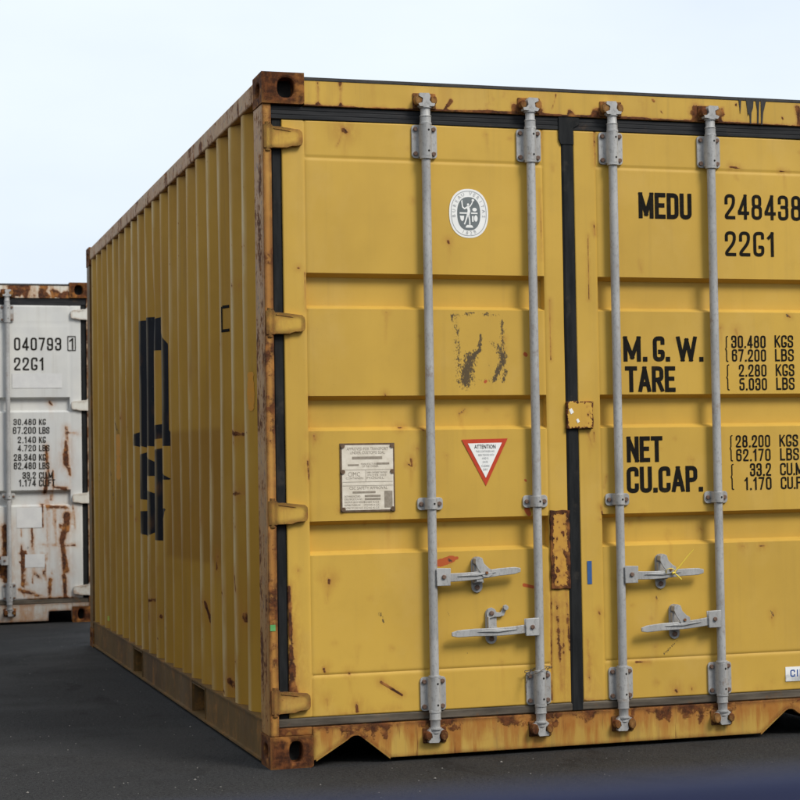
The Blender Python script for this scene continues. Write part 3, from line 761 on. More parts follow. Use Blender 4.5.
            place(bk, 'bearing_bracket', d, (x, YD+float(wavy(x, 2.35)), 2.350), bevel=.0012); place(bk, 'bearing_bracket', d, (x, YD+float(wavy(x, .246)), .246), bevel=.0012)
            place(gd, 'bar_guide', d, (x, YD+float(wavy(x, .965)), .965), bevel=.0012)
        # handles
        if side == 0: hs = [(0, .690, 1, .345, .020, .181, .690, False), (1, .487, -1, .355, -.012, .187, .492, True)]
        else: hs = [(0, .674, 1, .345, .006, .176, .678, False), (1, .486, -1, .345, -.026, .190, .478, False)]
        for (j, z, sg, ln, rise, lx, lz, op) in hs:
            x = RODX[side*2+j]
            me = shared(('handle', side, j), lambda: handle_mesh(ln, sg, rise, 'handle'))
            place(me, 'handle', d, (x, YR+.004, z), bevel=.002)
            me = shared(('latch', op), lambda: latch_mesh('handle_latch', op))
            place(me, 'handle_latch', d, (x+sg*lx, YD+float(wavy(x+sg*lx, lz)), lz), bevel=.001)
        c['doors'].append(d)
    return root, header, sill

# ------------------------------------------------------------------ marks on the yellow container
def dp(px, py): return on_y(px, py, YD)
def rust_plate(name, x0, x1, z0, z1, yf, yb, mat, parent, wid):
    xs = lines([x0, x1], .004); zs = lines([z0, z1], .004); X, Z = np.meshgrid(xs, zs, indexing='ij')
    wob = rng.normal(0, .0028, X.shape); wob = (wob+np.roll(wob, 1, 0)+np.roll(wob, 1, 1)+np.roll(wob, -1, 1))*.6
    o, me = sheet(len(xs), len(zs), np.stack([X+np.where((X > x0) & (X < x1), 0, .0012*np.sin(Z*90)), np.full_like(X, yf), Z+np.where((Z > z0) & (Z < z1), 0, .0012*np.sin(X*120))], -1), name, mat, parent, 30, flip=True)
    d = np.minimum(np.minimum(X-x0, x1-X), np.minimum(Z-z0, z1-Z))+wob
    f = np.clip(1.15-d/wid, 0, 1)
    for _ in range(int(70*(x1-x0)*(z1-z0)/.026)):
        a, b, r = random.uniform(x0, x1), random.uniform(z0, z1), random.uniform(.006, .018); f = np.maximum(f, np.clip(1-np.hypot((X-a)*random.uniform(.8, 2.2), (Z-b)*random.uniform(.6, 1.4))/r, 0, 1)*random.uniform(.3, .75))
    bm = bmesh.new(); bm.from_mesh(me); g = bmesh.ops.extrude_edge_only(bm, edges=[e for e in bm.edges if e.is_boundary])
    for v in g['geom']:
        if isinstance(v, bmesh.types.BMVert): v.co.y = yb
    bm.to_mesh(me); bm.free(); me.update()
    ff = np.ones(len(me.vertices)); ff[:f.size] = f.ravel(); set_attr(me, 'rust', ff); return o
def marks(lst):
    o = []
    for (x0, y0, x1, y1, r0, r1, a) in lst:
        A = dp(x0, y0); B = dp(x1, y1); o.append((A[0], A[1], B[0], B[1], r0, r1, a))
    return o
def specks(n, x0, x1, z0, z1, rmax, amax):
    o = []
    for _ in range(n):
        x, z = random.uniform(x0, x1), random.uniform(z0, z1); r = random.uniform(.006, rmax)
        l = random.choice((0, 0, 0, random.uniform(.01, .05)))
        o.append((x, z, x+random.uniform(-.01, .01), z-l, r, r*.6, random.uniform(.35, amax*.88)))
    return o
left_rust = marks([
    (344, 130, 345, 131, .034, .03, 1.0), (343, 132, 337, 146, .016, .006, .62), (448, 241, 449, 243, .014, .012, .8),
    (314, 436, 315, 440, .02, .012, .85), (308, 461, 309, 480, .016, .006, .9), (411, 459, 412, 465, .012, .012, 1.0), (408, 464, 412, 466, .011, .011, 1.0),
    (329, 580, 329, 583, .026, .018, 1.0), (329, 584, 327, 602, .016, .006, .62), (381, 682, 402, 695, .013, .010, 1.05), (324, 669, 325, 672, .02, .014, .85),
    (349, 673, 350, 674, .016, .014, .8), (327, 700, 328, 706, .02, .01, .7), (357, 704, 357, 712, .02, .012, .85), (289, 587, 291, 640, .016, .030, .95),
    (291, 640, 293, 700, .034, .05, .85), (289, 592, 289, 600, .02, .02, .95), (422, 429, 424, 430, .014, .012, .9), (400, 428, 405, 427, .014, .01, .9), (462, 414, 466, 411, .012, .010, .85),
    (417, 448, 418, 449, .012, .01, .8), (550, 300, 551, 360, .008, .006, .7), (541, 128, 541, 150, .010, .007, .75), (540, 190, 542, 260, .007, .007, .62), (551, 590, 552, 700, .008, .010, .9), (556, 590, 562, 690, .045, .022, .68), (566, 590, 570, 650, .035, .018, .72), (562, 588, 565, 700, .03, .02, .6),
    (300, 725, 330, 722, .03, .018, .55), (330, 715, 400, 708, .014, .012, .5), (305, 272, 306, 310, .006, .006, .8), (309, 396, 310, 431, .006, .006, .8), (413, 200, 413, 202, .01, .01, .6), (390, 512, 390, 524, .016, .004, .62), (340, 510, 342, 511, .012, .01, .7),
    (385, 394, 386, 396, .012, .010, .85), (386, 312, 387, 312, .010, .010, .8), (298, 268, 299, 268, .010, .010, .75), (287, 330, 288, 338, .012, .006, .6), (553, 165, 553, 170, .008, .006, .6), (572, 330, 573, 332, .009, .009, .6),
])+specks(26, .09, 1.17, .2, 1.2, .013, .85)+specks(8, .09, 1.17, 1.2, 2.4, .010, .75)
left_dark = marks([(380, 614, 382, 616, .016, .014, .8), (383, 620, 384, 624, .012, .01, .75), (449, 560, 451, 561, .014, .012, .9), (446, 610, 450, 616, .007, .005, .7), (462, 413, 468, 409, .009, .006, .7), (467, 653, 468, 654, .010, .01, .7)])
left_red = marks([(440, 563, 452, 559, .026, .024, 1.1), (457, 558, 455, 559, .012, .01, 1.), (525, 354, 526, 355, .014, .014, 1.), (527, 510, 529, 514, .020, .016, 1.1), (524, 585, 533, 587, .013, .011, 1.), (486, 381, 485, 382, .012, .011, .9), (525, 480, 526, 481, .01, .01, .8)])
# worn black stencil square: broken remains of its ink
sten = marks([(452, 315, 452, 320, .009, .007, .75), (453, 315, 458, 315, .008, .007, .7), (465, 314, 474, 313, .008, .007, .66), (484, 315, 488, 313, .010, .006, .8), (502, 322, 502, 334, .014, .016, .62), (456, 326, 458, 334, .018, .014, .6),
              (457, 340, 459, 366, .020, .022, .55), (481, 335, 479, 350, .008, .012, 1.), (479, 350, 470, 360, .016, .024, .85), (470, 358, 466, 381, .034, .040, .92), (466, 368, 465, 382, .034, .034, .95),
              (502, 330, 503, 352, .012, .016, .66), (498, 345, 503, 358, .014, .022, .7), (503, 356, 502, 364, .024, .018, .9), (502, 362, 494, 380, .016, .016, .85), (506, 370, 503, 381, .014, .010, .7), (457, 381, 459, 383, .012, .01, .7), (492, 342, 497, 352, .016, .014, .5), (475, 352, 476, 366, .02, .014, .55)])
right_rust = marks([(730, 167, 740, 168, .012, .010, .9), (780, 171, 788, 172, .010, .008, .85), (588, 85+150, 589, 300, .006, .006, .7), (594, 131, 595, 165, .012, .010, .8), (594, 225, 595, 235, .010, .008, .8), (736, 330, 741, 350, .016, .008, .6),
    (587, 430, 592, 445, .012, .012, .5), (594, 432, 594, 442, .006, .006, .8), (676, 690, 677, 692, .022, .018, .95), (636, 662, 650, 662, .012, .010, .75), (588, 640, 590, 690, .020, .03, .55), (585, 700, 600, 702, .02, .02, .6), (692, 688, 692, 690, .012, .01, .7),
    (720, 328, 721, 328, .01, .01, .8), (656, 598, 657, 600, .010, .008, .7), (671, 534, 671, 534, .01, .01, .7), (704, 529, 705, 530, .012, .01, .8), (742, 546, 744, 546, .012, .01, .8), (760, 546, 764, 546, .012, .01, .8), (773, 613, 772, 618, .013, .010, .8), (599, 612, 600, 614, .014, .012, .8), (632, 523, 632, 523, .01, .01, .7), (788, 316, 790, 317, .009, .009, .9), (758, 690, 760, 690, .012, .012, .5)])+specks(22, 1.26, 2.34, .2, 1.2, .012, .85)+specks(8, 1.26, 2.34, 1.2, 2.4, .010, .75)
right_dark = marks([(664, 654, 677, 641, .008, .006, .95), (787, 315, 787, 316, .012, .01, .9), (771, 611, 774, 617, .010, .006, .75), (656, 596, 658, 600, .008, .007, .7), (621, 652, 623, 652, .01, .008, .6), (606, 98+18, 607, 120, .006, .005, .6), (612, 171, 613, 177, .006, .005, .8)])

# side wall: old company lettering, a repainted area and scuffs, traced as (y, z) on the wall
def sp(px, py): return on_x(px, py, .028)
def side_fields(Yg, Zg, Xg):
    out_ = {}
    def P(*pts): return [sp(*p) for p in pts]
    polys = [
        P((139.6, 322), (148.2, 319), (148.2, 450), (144, 446), (141, 449), (136.5, 445), (137, 434), (139.6, 431)),
        P((148.2, 318), (154.6, 316), (154.6, 447), (148.2, 445)),
        P((154.6, 321), (161.6, 315), (161.6, 350), (154.6, 351)),
        P((154.6, 427), (161.6, 423.5), (161.6, 438), (154.6, 441)),
        P((161.6, 325), (164.5, 332), (167.5, 344), (168.5, 432), (170.5, 432), (170.5, 446), (161.6, 446)),
        P((140.5, 458), (146, 452), (149, 453), (149, 501), (144, 499), (140.5, 494)),
        P((149, 454), (155.6, 466), (155.6, 476), (149, 476)),
        P((149, 487), (155.6, 496), (155.6, 530), (152, 536), (149, 537.5), (144, 533), (141, 524), (141, 511), (149, 511)),
        P((155.6, 451), (163, 447), (163, 480), (162, 496), (163, 541), (155.6, 539)),
        P((163, 470), (167, 474), (170, 480), (163, 479)),
        P((163, 509), (168.5, 508), (167, 518), (163, 528)),
    ]
    s_ = np.full(Yg.shape, 1e9)
    for q in polys: s_ = np.minimum(s_, poly_sdf(Yg, Zg, q))
    out_['logo'] = np.clip(.5-s_*6, 0, 1)
    pt = poly_sdf(Yg, Zg, P((169, 432), (222, 428), (224, 566), (169, 556)))
    out_['tint'] = np.clip(.5-pt*40, 0, 1)*.8
    R_ = np.zeros_like(Yg); ST = np.zeros_like(Yg)
    ms = [((241, 253), (247, 247), .03), ((243, 264), (247, 260), .02), ((233, 432), (247, 436), .035), ((236, 494), (247, 491), .03), ((210, 491), (212, 494), .03), ((239, 576), (240, 590), .03), ((243, 616), (247, 626), .06), ((207, 602), (209, 622), .03), ((231, 682), (234, 690), .07), ((228, 690), (229, 692), .03), ((152, 594), (153, 620), .035), ((149, 600), (157, 600), .03), ((233, 575), (234, 578), .03), ((218, 555), (218, 570), .025), ((126, 400), (128, 402), .04), ((122, 418), (124, 418), .05), ((226, 590), (227, 593), .03)]
    for a, b, r in ms:
        A, B = sp(*a), sp(*b); d, t = seg_dist(Yg, Zg, A[0], A[1], B[0], B[1]); R_ = np.maximum(R_, np.clip(1-d/(r*.8), 0, 1)*.86); ST = np.maximum(ST, np.clip(1-d/(r*2.4), 0, 1)*.5)
    for _ in range(70):
        y_, z_ = random.uniform(.3, 5.7), random.triangular(.2, 2.4, .4); d = np.hypot((Yg-y_)*.6, Zg-z_); R_ = np.maximum(R_, np.clip(1-d/random.uniform(.012, .03), 0, 1)*random.uniform(.5, .85)); ST = np.maximum(ST, np.clip(1-d/.05, 0, 1)*.3)
    out_['stain'] = ST
    # outer ridges: scuffs, rust spots, and grazing sky reflection painted in as a pale tone
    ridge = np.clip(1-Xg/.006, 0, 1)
    nz = rng.random(Yg.shape); nz = (nz > .975)*rng.uniform(.45, .9, Yg.shape)
    out_['rust'] = np.maximum(R_, ridge*nz*.95)
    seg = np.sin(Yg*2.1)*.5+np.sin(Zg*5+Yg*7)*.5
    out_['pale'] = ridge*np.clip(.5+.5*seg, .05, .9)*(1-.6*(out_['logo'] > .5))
    D = np.zeros_like(Yg)
    for a, b, r in [((116, 400), (119, 434), .03), ((113, 470), (114, 500), .02), ((106, 550), (107, 556), .04), ((199, 278), (201, 300), .015), ((140, 470), (121, 520), .0)]:
        if r <= 0: continue
        A, B = sp(*a), sp(*b); d, t = seg_dist(Yg, Zg, A[0], A[1], B[0], B[1]); D = np.maximum(D, np.clip(1-d/r, 0, 1)*.62)
    out_['dark'] = D
    return out_

RIBS = [(1.842, 1.706), (1.378, 1.246), (.909, .781)]
def hmarks(lst):
    o = []
    for (x0, y0, x1, y1, r0, r1, a) in lst:
        A = on_y(x0, y0, .009); B = on_y(x1, y1, .009); o.append((A[0], A[1], B[0], B[1], r0, r1, a))
    return o
HM = hmarks([(451, 101, 448, 105, .016, .012, .95), (447, 105, 445, 109, .010, .008, .9), (556, 94, 555, 100, .010, .009, .85), (555, 100, 552, 109, .010, .008, .85), (305, 107, 420, 111, .010, .012, .8), (420, 104, 430, 108, .03, .04, .8), (430, 111, 520, 114, .010, .014, .85), (515, 108, 540, 110, .03, .03, .8), (540, 115, 600, 118, .012, .010, .9), (570, 112, 572, 115, .024, .02, 1.), (596, 112, 610, 114, .03, .03, .8), (610, 119, 700, 123, .014, .012, .85), (696, 112, 716, 116, .045, .045, .85), (716, 123, 800, 128, .010, .010, .8), (340, 82, 341, 108, .02, .012, .52), (318, 82, 318, 105, .018, .012, .5), (798, 108, 799, 122, .03, .02, .7), (782, 117, 783, 119, .012, .01, .7), (653, 100, 654, 101, .010, .01, .8), (661, 111, 662, 113, .010, .008, .7), (736, 104, 736, 105, .01, .01, .7), (722, 110, 723, 114, .02, .014, .7), (308, 78, 345, 78, .012, .012, .6)])
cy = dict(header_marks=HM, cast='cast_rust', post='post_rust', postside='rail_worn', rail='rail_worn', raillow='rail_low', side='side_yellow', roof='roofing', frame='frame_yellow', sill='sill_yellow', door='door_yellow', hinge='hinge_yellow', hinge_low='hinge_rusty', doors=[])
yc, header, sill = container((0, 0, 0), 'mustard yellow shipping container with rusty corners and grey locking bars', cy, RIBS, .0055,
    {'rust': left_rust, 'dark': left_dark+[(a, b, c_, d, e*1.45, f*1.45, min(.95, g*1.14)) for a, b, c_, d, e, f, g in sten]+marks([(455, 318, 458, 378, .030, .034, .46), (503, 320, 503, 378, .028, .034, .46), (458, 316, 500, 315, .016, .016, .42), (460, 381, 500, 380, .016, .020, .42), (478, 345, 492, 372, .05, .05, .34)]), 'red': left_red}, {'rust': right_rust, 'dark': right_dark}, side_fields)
dl, dr = cy['doors']

# lettering on the right-hand door
def write(parent, s, px0, px1, py0, py1, bold, gap=.22, mat='ink', y=YD, yoff=.0012, surf=True, dx=0., dz=0., local=(0, 0, 0)):
    a = on_y(px0, (py0+py1)/2, y+local[1]); b = on_y(px1, (py0+py1)/2, y+local[1])
    t = on_y((px0+px1)/2, py0, y+local[1])[1]; l = on_y((px0+px1)/2, py1, y+local[1])[1]
    return lettering(parent, s, a[0]-local[0], b[0]-local[0], l, t, yoff, mat, bold, surf, gap, ybase=y)
write(dr, 'MEDU', 638.5, 691.5, 193, 218.8, .165, .16)
write(dr, '248438', 724.6, 801, 195, 220, .13, .24)
write(dr, '22G1', 725, 774.5, 231.6, 256.4, .13, .24)
def z4(v): return 600+v/4
def y4(v): return 300+v/4
for s, a, b, t, l, bo, gp in [
    ('M.', 93, 188, 145, 246, .17, .14), ('G.', 211, 279, 145, 246, .17, .14), ('W.', 305, 413, 145, 246, .165, .14), ('TARE', 100, 301, 265, 368, .165, .15), ('NET', 107, 250, 545, 648, .165, .16), ('CU.CAP.', 107, 411, 665, 769, .165, .15),
    ('30.480', 525, 662, 142, 192, .135, .24), ('KGS', 698, 772, 141, 190, .135, .16), ('67.200', 528, 664, 197, 246, .135, .24), ('LBS', 700, 775, 196, 245, .135, .16),
    ('2.280', 556, 666, 257, 306, .135, .24), ('KGS', 703, 777, 256, 304, .135, .16), ('5.030', 558, 668, 312, 361, .135, .24), ('LBS', 705, 778, 310, 359, .135, .16),
    ('28.200', 543, 680, 540, 589, .135, .24), ('KGS', 717, 791, 538, 586, .135, .16), ('62.170', 545, 682, 595, 644, .135, .24), ('LBS', 720, 795, 592, 641, .135, .16),
    ('33.2', 600, 684, 652, 704, .135, .24), ('CU.M.', 720, 822, 651, 700, .135, .14), ('1.170', 578, 686, 708, 759, .135, .24), ('CU.FT.', 723, 842, 706, 755, .135, .14)]:
    write(dr, s, z4(a), z4(b), y4(t), y4(l), bo, gp)
for a, b, t, l in ((500, 513, 143, 248), (505, 518, 257, 362), (518, 531, 540, 646), (522, 535, 655, 760)):
    write(dr, '{', z4(a), z4(b), y4(t), y4(l), .045, .2)

# stickers and plates --------------------------------------------------------
def outline_ring(cx, cz, rx, rz, n=40, e=2.3):
    o = []
    for i in range(n):
        a = 2*math.pi*i/n; ca, sa = math.cos(a), math.sin(a); r = (abs(ca/rx)**e+abs(sa/rz)**e)**(-1/e); o.append((cx+r*ca, cz+r*sa))
    return o
def flat(parent, name, polys, mat, yoff, label=None, thick=.0006, base=YD):
    mb = MB()
    for i, pl in enumerate(polys):
        cx = sum(p[0] for p in pl)/len(pl); cz = sum(p[1] for p in pl)/len(pl)
        y = base+float(wavy(cx, cz))-yoff
        mb.prism(pl, y-thick, y)
    o = mb.build(name, mat, parent)
    if label: o['label'] = label
    return o
def smalltext(parent, s, cx, cz, size, width, y, rot, mat):
    cu = bpy.data.curves.new('print', 'FONT'); cu.body = s; cu.size = size; cu.align_x = 'CENTER'; cu.align_y = 'CENTER'; cu.resolution_u = 2
    to = bpy.data.objects.new('print', cu); COL.objects.link(to); bpy.context.view_layer.update()
    me = bpy.data.meshes.new_from_object(to); bpy.data.objects.remove(to); bpy.data.curves.remove(cu)
    xs = [v.co.x for v in me.vertices]; w_ = max(xs)-min(xs); sx = width/w_ if width else 1
    c_, s2 = math.cos(rot), math.sin(rot)
    for v in me.vertices:
        a, b = v.co.x*sx, v.co.y; v.co = (cx+a*c_-b*s2, y, cz+a*s2+b*c_)
    me.materials.clear(); me.materials.append(M[mat]); me.name = 'print'
    return me
def merge_text(parent, name, items, mat):
    bm = bmesh.new()
    for it in items:
        me = smalltext(parent, *it, mat); bm.from_mesh(me); bpy.data.meshes.remove(me)
    me = bpy.data.meshes.new(name); bm.to_mesh(me); bm.free(); me.materials.append(M[mat])
    return link(name, me, parent)

# oval inspection sticker
ox0, oz = dp(449, 213); ox1, _ = dp(488, 213); ozt = dp(468, 189)[1]; ozb = dp(468, 238)[1]
ocx, ocz, orx, orz = (ox0+ox1)/2, (ozt+ozb)/2, (ox1-ox0)/2, (ozt-ozb)/2
yo = YD+float(wavy(ocx, ocz))
st = flat(dl, 'oval_sticker', [outline_ring(ocx, ocz, orx, orz)], 'sticker', .0016, 'white oval inspection sticker with a grey figure emblem')
def ring(parent, rx, rz, t, mat, yoff):
    n = 48; a = outline_ring(ocx, ocz, rx, rz, n); b = outline_ring(ocx, ocz, rx-t, rz-t, n)
    mb = MB(); mb.add([(x, yo-yoff, z) for x, z in a+b], [(i, (i+1) % n, n+(i+1) % n, n+i) for i in range(n)]); return mb
ring(dl, orx*.91, orz*.92, .0025, 'ink_grey', .0026).build('sticker_border', 'ink_grey', dl)
flat(dl, 'sticker_field', [outline_ring(ocx, ocz-.001, orx*.59, orz*.68, 40, 2.4)], 'ink_slate', .0023)
it = []
def arc_text(s, a0, a1, rx, rz, size, flip=False):
    for i, ch in enumerate(s):
        a = math.radians(a0+(a1-a0)*i/(len(s)-1))
        if ch == ' ': continue
        x, z = ocx+rx*math.cos(a), ocz+rz*math.sin(a)
        n = math.atan2(math.sin(a)/rz, math.cos(a)/rx)
        it.append((ch, x, z, size, None, yo-.0028, n-math.pi/2+(math.pi if flip else 0)))
arc_text('BUREAU VERITAS', 188, -8, orx*.76, orz*.81, .019)
arc_text('1828', 247, 293, orx*.76, orz*.81, .019, True)
merge_text(dl, 'sticker_print', it, 'ink_grey')['kind'] = 'stuff'
# simple white emblem: standing figure with raised arms, torch and scales, a bar behind
def E_(pts): return [(ocx+a*orx, ocz+b*orz) for a, b in pts]
em = [E_([(-.47, -.02), (-.08, -.02), (-.08, .04), (-.47, .04)]), E_([(.12, -.02), (.45, -.02), (.45, .04), (.12, .04)]),
      outline_ring(ocx-.03*orx, ocz+.36*orz, .055*orx, .05*orz, 12, 2), E_([(-.10, .30), (.03, .30), (.08, .10), (.03, -.08), (-.11, -.06), (-.06, .10)]),
      E_([(-.11, -.06), (-.03, -.08), (-.12, -.28), (-.20, -.46), (-.26, -.44), (-.17, -.24)]), E_([(-.04, -.08), (.04, -.08), (.07, -.28), (.08, -.46), (.01, -.46), (.01, -.28)]),
      E_([(.02, .29), (.07, .25), (.19, .40), (.23, .50), (.18, .50), (.13, .40)]), outline_ring(ocx+.22*orx, ocz+.54*orz, .07*orx, .05*orz, 10, 2),
      E_([(-.09, .29), (-.08, .21), (-.22, .16), (-.34, .24), (-.38, .50), (-.32, .55), (-.29, .28), (-.21, .22)]),
      E_([(-.18, -.58), (.22, -.58), (.18, -.50), (.10, -.47), (-.08, -.47), (-.14, -.50)]), outline_ring(ocx+.30*orx, ocz+.16*orz, .12*orx, .075*orz, 12, 2),
      E_([(-.46, -.10), (-.24, -.10), (-.26, -.26), (-.34, -.33), (-.42, -.26)]), E_([(.16, -.10), (.24, -.10), (.24, -.34), (.16, -.34)]), outline_ring(ocx+.36*orx, ocz-.20*orz, .09*orx, .14*orz, 12, 2)]
mb = MB()
for q in em: mb.add([(x, yo-.0032, z) for x, z in q], [tuple(range(len(q)))])
mb.build('sticker_emblem', 'sticker', dl)

# red triangle warning sticker
T = [dp(461.3, 439.6), dp(507.4, 438.4), dp(485.7, 486)]
tc_ = (sum(p[0] for p in T)/3, sum(p[1] for p in T)/3); yt = YD+float(wavy(*tc_))
flat(dl, 'warning_sticker', [T[::-1]], 'ink_red', .0016, 'red and white triangular warning sticker')
def shr(f): return [(tc_[0]+(p[0]-tc_[0])*f, tc_[1]+(p[1]-tc_[1])*f) for p in T]
flat(dl, 'sticker_field', [shr(.74)[::-1]], 'sticker', .0026)
tw = T[1][0]-T[0][0]
merge_text(dl, 'sticker_print', [('ATTENTION', tc_[0], tc_[1]+.030, .022, tw*.46, yt-.0045, 0)], 'ink')
merge_text(dl, 'sticker_print', [('THIS CONTAINER HAS', tc_[0], tc_[1]+.013, .011, tw*.40, yt-.0045, 0), ('BEEN TREATED WITH', tc_[0]+.004, tc_[1]-.001, .011, tw*.34, yt-.0045, 0), ('AND IS', tc_[0], tc_[1]-.014, .011, tw*.14, yt-.0045, 0), ('DATE', tc_[0], tc_[1]-.028, .011, tw*.11, yt-.0045, 0), ('CLEAN', tc_[0], tc_[1]-.043, .012, tw*.17, yt-.0045, 0), ('DRY', tc_[0], tc_[1]-.057, .011, tw*.10, yt-.0045, 0)], 'ink_grey')['kind'] = 'stuff'

# riveted data plate
Q = [dp(339.5, 443.5), dp(394, 443), dp(396, 511), dp(340.5, 511.5)]
px0, px1 = Q[0][0], Q[1][0]; pz1, pz0 = Q[0][1], Q[2][1]
yp = YD+float(wavy((px0+px1)/2, (pz0+pz1)/2))-.0035
mb = MB(); mb.prism([(px0, pz0), (px1, pz0), (px1, pz1), (px0, pz1)], yp-.0012, yp+.003, 1); mb.prism([(px0+.007, pz0+.007), (px1-.006, pz0+.007), (px1-.006, pz1-.007), (px0+.007, pz1-.007)], yp-.0022, yp-.001, 0)
for x in (px0+.010, px1-.010):
    for z in (pz0+.010, (pz0+pz1)/2+.022, pz1-.010): mb.disc(x, z, .0085, yp-.006, yp, 1, 10)
pl = mb.build('data_plate', ['plate', 'ink_brown'], dl); pl['label'] = 'riveted cream metal data plate with fine print'
def U(u, v): return px0+u*(px1-px0), pz1-v*(pz1-pz0)
it = []
def row(s, u0, u1, v, size):
    x0, z = U(u0, v); x1, _ = U(u1, v); it.append((s, (x0+x1)/2, z, size, x1-x0, yp-.0026, 0))
row('APPROVED FOR TRANSPORT', .12, .88, .085, .016); row('UNDER CUSTOMS SEAL', .18, .82, .14, .016); row('MANUFACTURED', .38, .70, .305, .011); row('OF THE OWNER', .40, .70, .34, .011)
row('CSC SAFETY APPROVAL', .16, .86, .655, .016); row('CIMC', .14, .36, .455, .024); row('CONTAINERS', .10, .42, .51, .010)
for i, s in enumerate(('DATE MANUFACTURED', 'IDENTIFICATION NO.', 'MAXIMUM GROSS WEIGHT', 'ALLOWABLE STACKING LOAD', 'RACKING TEST LOAD VALUE')): row(s, .07, .36+.04*(i % 3), .775+.042*i, .011)
for i, s in enumerate(('30480 KGS', '192000 KGS', '15240 KGS')): row(s, .42, .70, .86+.042*i, .011)
row('TIMBER COMPONENT TREATMENT', .48, .86, .43, .010); row('IM/ZTR 2003', .50, .84, .47, .011); row('MODEL', .48, .80, .51, .010)
merge_text(dl, 'plate_print', it, 'ink_faint')['kind'] = 'stuff'
mb = MB()
def strip(u0, u1, v0, v1, m=0):
    a = U(u0, v0); b = U(u1, v1); mb.add([(a[0], yp-.0027, b[1]), (b[0], yp-.0027, b[1]), (b[0], yp-.0027, a[1]), (a[0], yp-.0027, a[1])], [(0, 1, 2, 3)], m)
for u0, u1, v in ((.04, .96, .385), (.04, .96, .56), (.04, .96, .615)): strip(u0, u1, v, v+.006)
strip(.46, .466, .391, .56); strip(.80, .95, .70, .945); strip(.22, .77, .195, .235); strip(.14, .34, .305, .33); strip(.67, .90, .285, .315); strip(.22, .64, .70, .73); strip(.44, .73, .755, .785); strip(.44, .73, .80, .83)
mb.build('plate_print', 'ink_faint', dl)['kind'] = 'stuff'

# small blue-lettered sticker at the lower right
cx0, cz1 = dp(785.2, 667); _, cz0 = dp(785.2, 681.5); cx1 = cx0+.118
flat(dr, 'maker_sticker', [[(cx0, cz0), (cx1, cz0), (cx1, cz1), (cx0, cz1)]], 'sticker', .0016)
hh = cz1-cz0
lettering(dr, 'CIMC', cx0+.010, cx1-.010, cz0+hh*.34, cz1-hh*.16, .0026, 'ink_blue', .19, True, .2)

# tar drips on the header
def hp(px, py): return on_y(px, py, .0095)
dr_polys = [[(738, 97.5), (741, 97.5), (740.6, 107), (740, 114), (739.3, 107)], [(745.5, 98), (753.5, 98.5), (752.8, 108), (751.2, 113), (751, 124), (749.8, 124), (749.5, 116), (748.2, 113), (747.6, 116), (747, 109)],
            [(755, 98.5), (759.3, 98.5), (758.8, 108), (758.4, 124), (757, 124), (757, 110)], [(760.5, 99), (766.3, 99), (764.6, 106), (763, 113), (762.2, 125), (761, 125), (760.8, 112)]]
for q in dr_polys:
    mb = MB(); mb.prism([hp(*p) for p in q], .0068, .0105); mb.build('tar_drip', 'tar', yc)

# welded customs plate over the centre seal, repair patch, tape, tiny marks
a = dp(565.5, 401.5); b = dp(592, 428.5)
rust_plate('customs_plate', a[0], b[0], b[1], a[1], YD-.017, YD+.004, 'lockplate_yellow', dr, .008)
for (x, y, s) in ((571.5, 411.5, 1.), (578, 421, .75)):
    c0 = on_y(x, y, YD-.018); r = .010*s
    mb = MB(); mb.prism([(c0[0]-r, c0[1]+r*.7), (c0[0]-r*.2, c0[1]-r*1.1), (c0[0]+r, c0[1]-r*.3), (c0[0]+r*.1, c0[1]+r*1.3)], YD-.0185, YD-.0172); mb.build('sticker_scrap', 'sticker', dr)
a = dp(549.5, 510.5); b = dp(571, 588.5)
rust_plate('repair_patch', a[0], b[0]-.003, b[1], a[1], YD-.0065, YD+.004, 'patch_yellow', dl, .016)['label'] = 'rust-edged repair plate welded on the door stile'
a = dp(587, 561); b = dp(592, 584)
flat(dr, 'tape_mark', [[(a[0], b[1]), (b[0], b[1]), (b[0], a[1]), (a[0], a[1])]], 'tape_blue', .0016)
a = on_y(270.2, 625, .007); b = on_y(275.5, 631, .007)
mb = MB(); mb.box(a[0], min(b[0], .035), .0062, .0092, b[1], a[1]); mb.build('tape_mark', 'mark_green', yc)
# orange spray marks and a small lime tag on the side wall (on the slopes that face the doors)
def slope_mark(name, px0, px1, py0, py1, mat, a0=.010, a1=.062, jit=.010):
    y0, z1 = on_x((px0+px1)/2, py0, .026); _, z0 = on_x((px0+px1)/2, py1, .026)
    k = round((y0-.468+.055)/.2816); c0 = .468+k*.2816-.020; ya, yb = c0-a1, c0-a0
    mb = MB()
    f = lambda y: .010+.031*(c0-y)/.074-.0012
    zz = np.linspace(z0, z1, 15); ed = [random.uniform(0, jit)+(jit if i in (0, 14) else 0) for i, _ in enumerate(zz)]
    v = [(f(ya+e)-.003*math.sin(ya*3.1+1)*0, ya+e, z) for z, e in zip(zz, ed)]+[(f(yb-e), yb-e, z) for z, e in zip(zz, ed)]
    v = [(x+.003*math.sin(y*3.1+1)*math.sin(z*2.7)-.0005, y, z) for x, y, z in v]
    n = len(zz); mb.add(v, [(i, i+1, n+i+1, n+i) for i in range(n-1)]); mb.build(name, mat, yc)
for q in ((305, 331, .004, .013), (304, 307, .0131, .062), (328, 331, .0131, .062)): slope_mark('painted_mark', 225, 231, q[0], q[1], 'ink', q[2], q[3], 0.)
slope_mark('spray_mark', 248, 255, 372, 411, 'mark_orange'); slope_mark('spray_mark', 117, 122, 434, 480, 'mark_orange'); slope_mark('tag_mark', 106, 109, 615, 620, 'mark_lime', .02, .05)

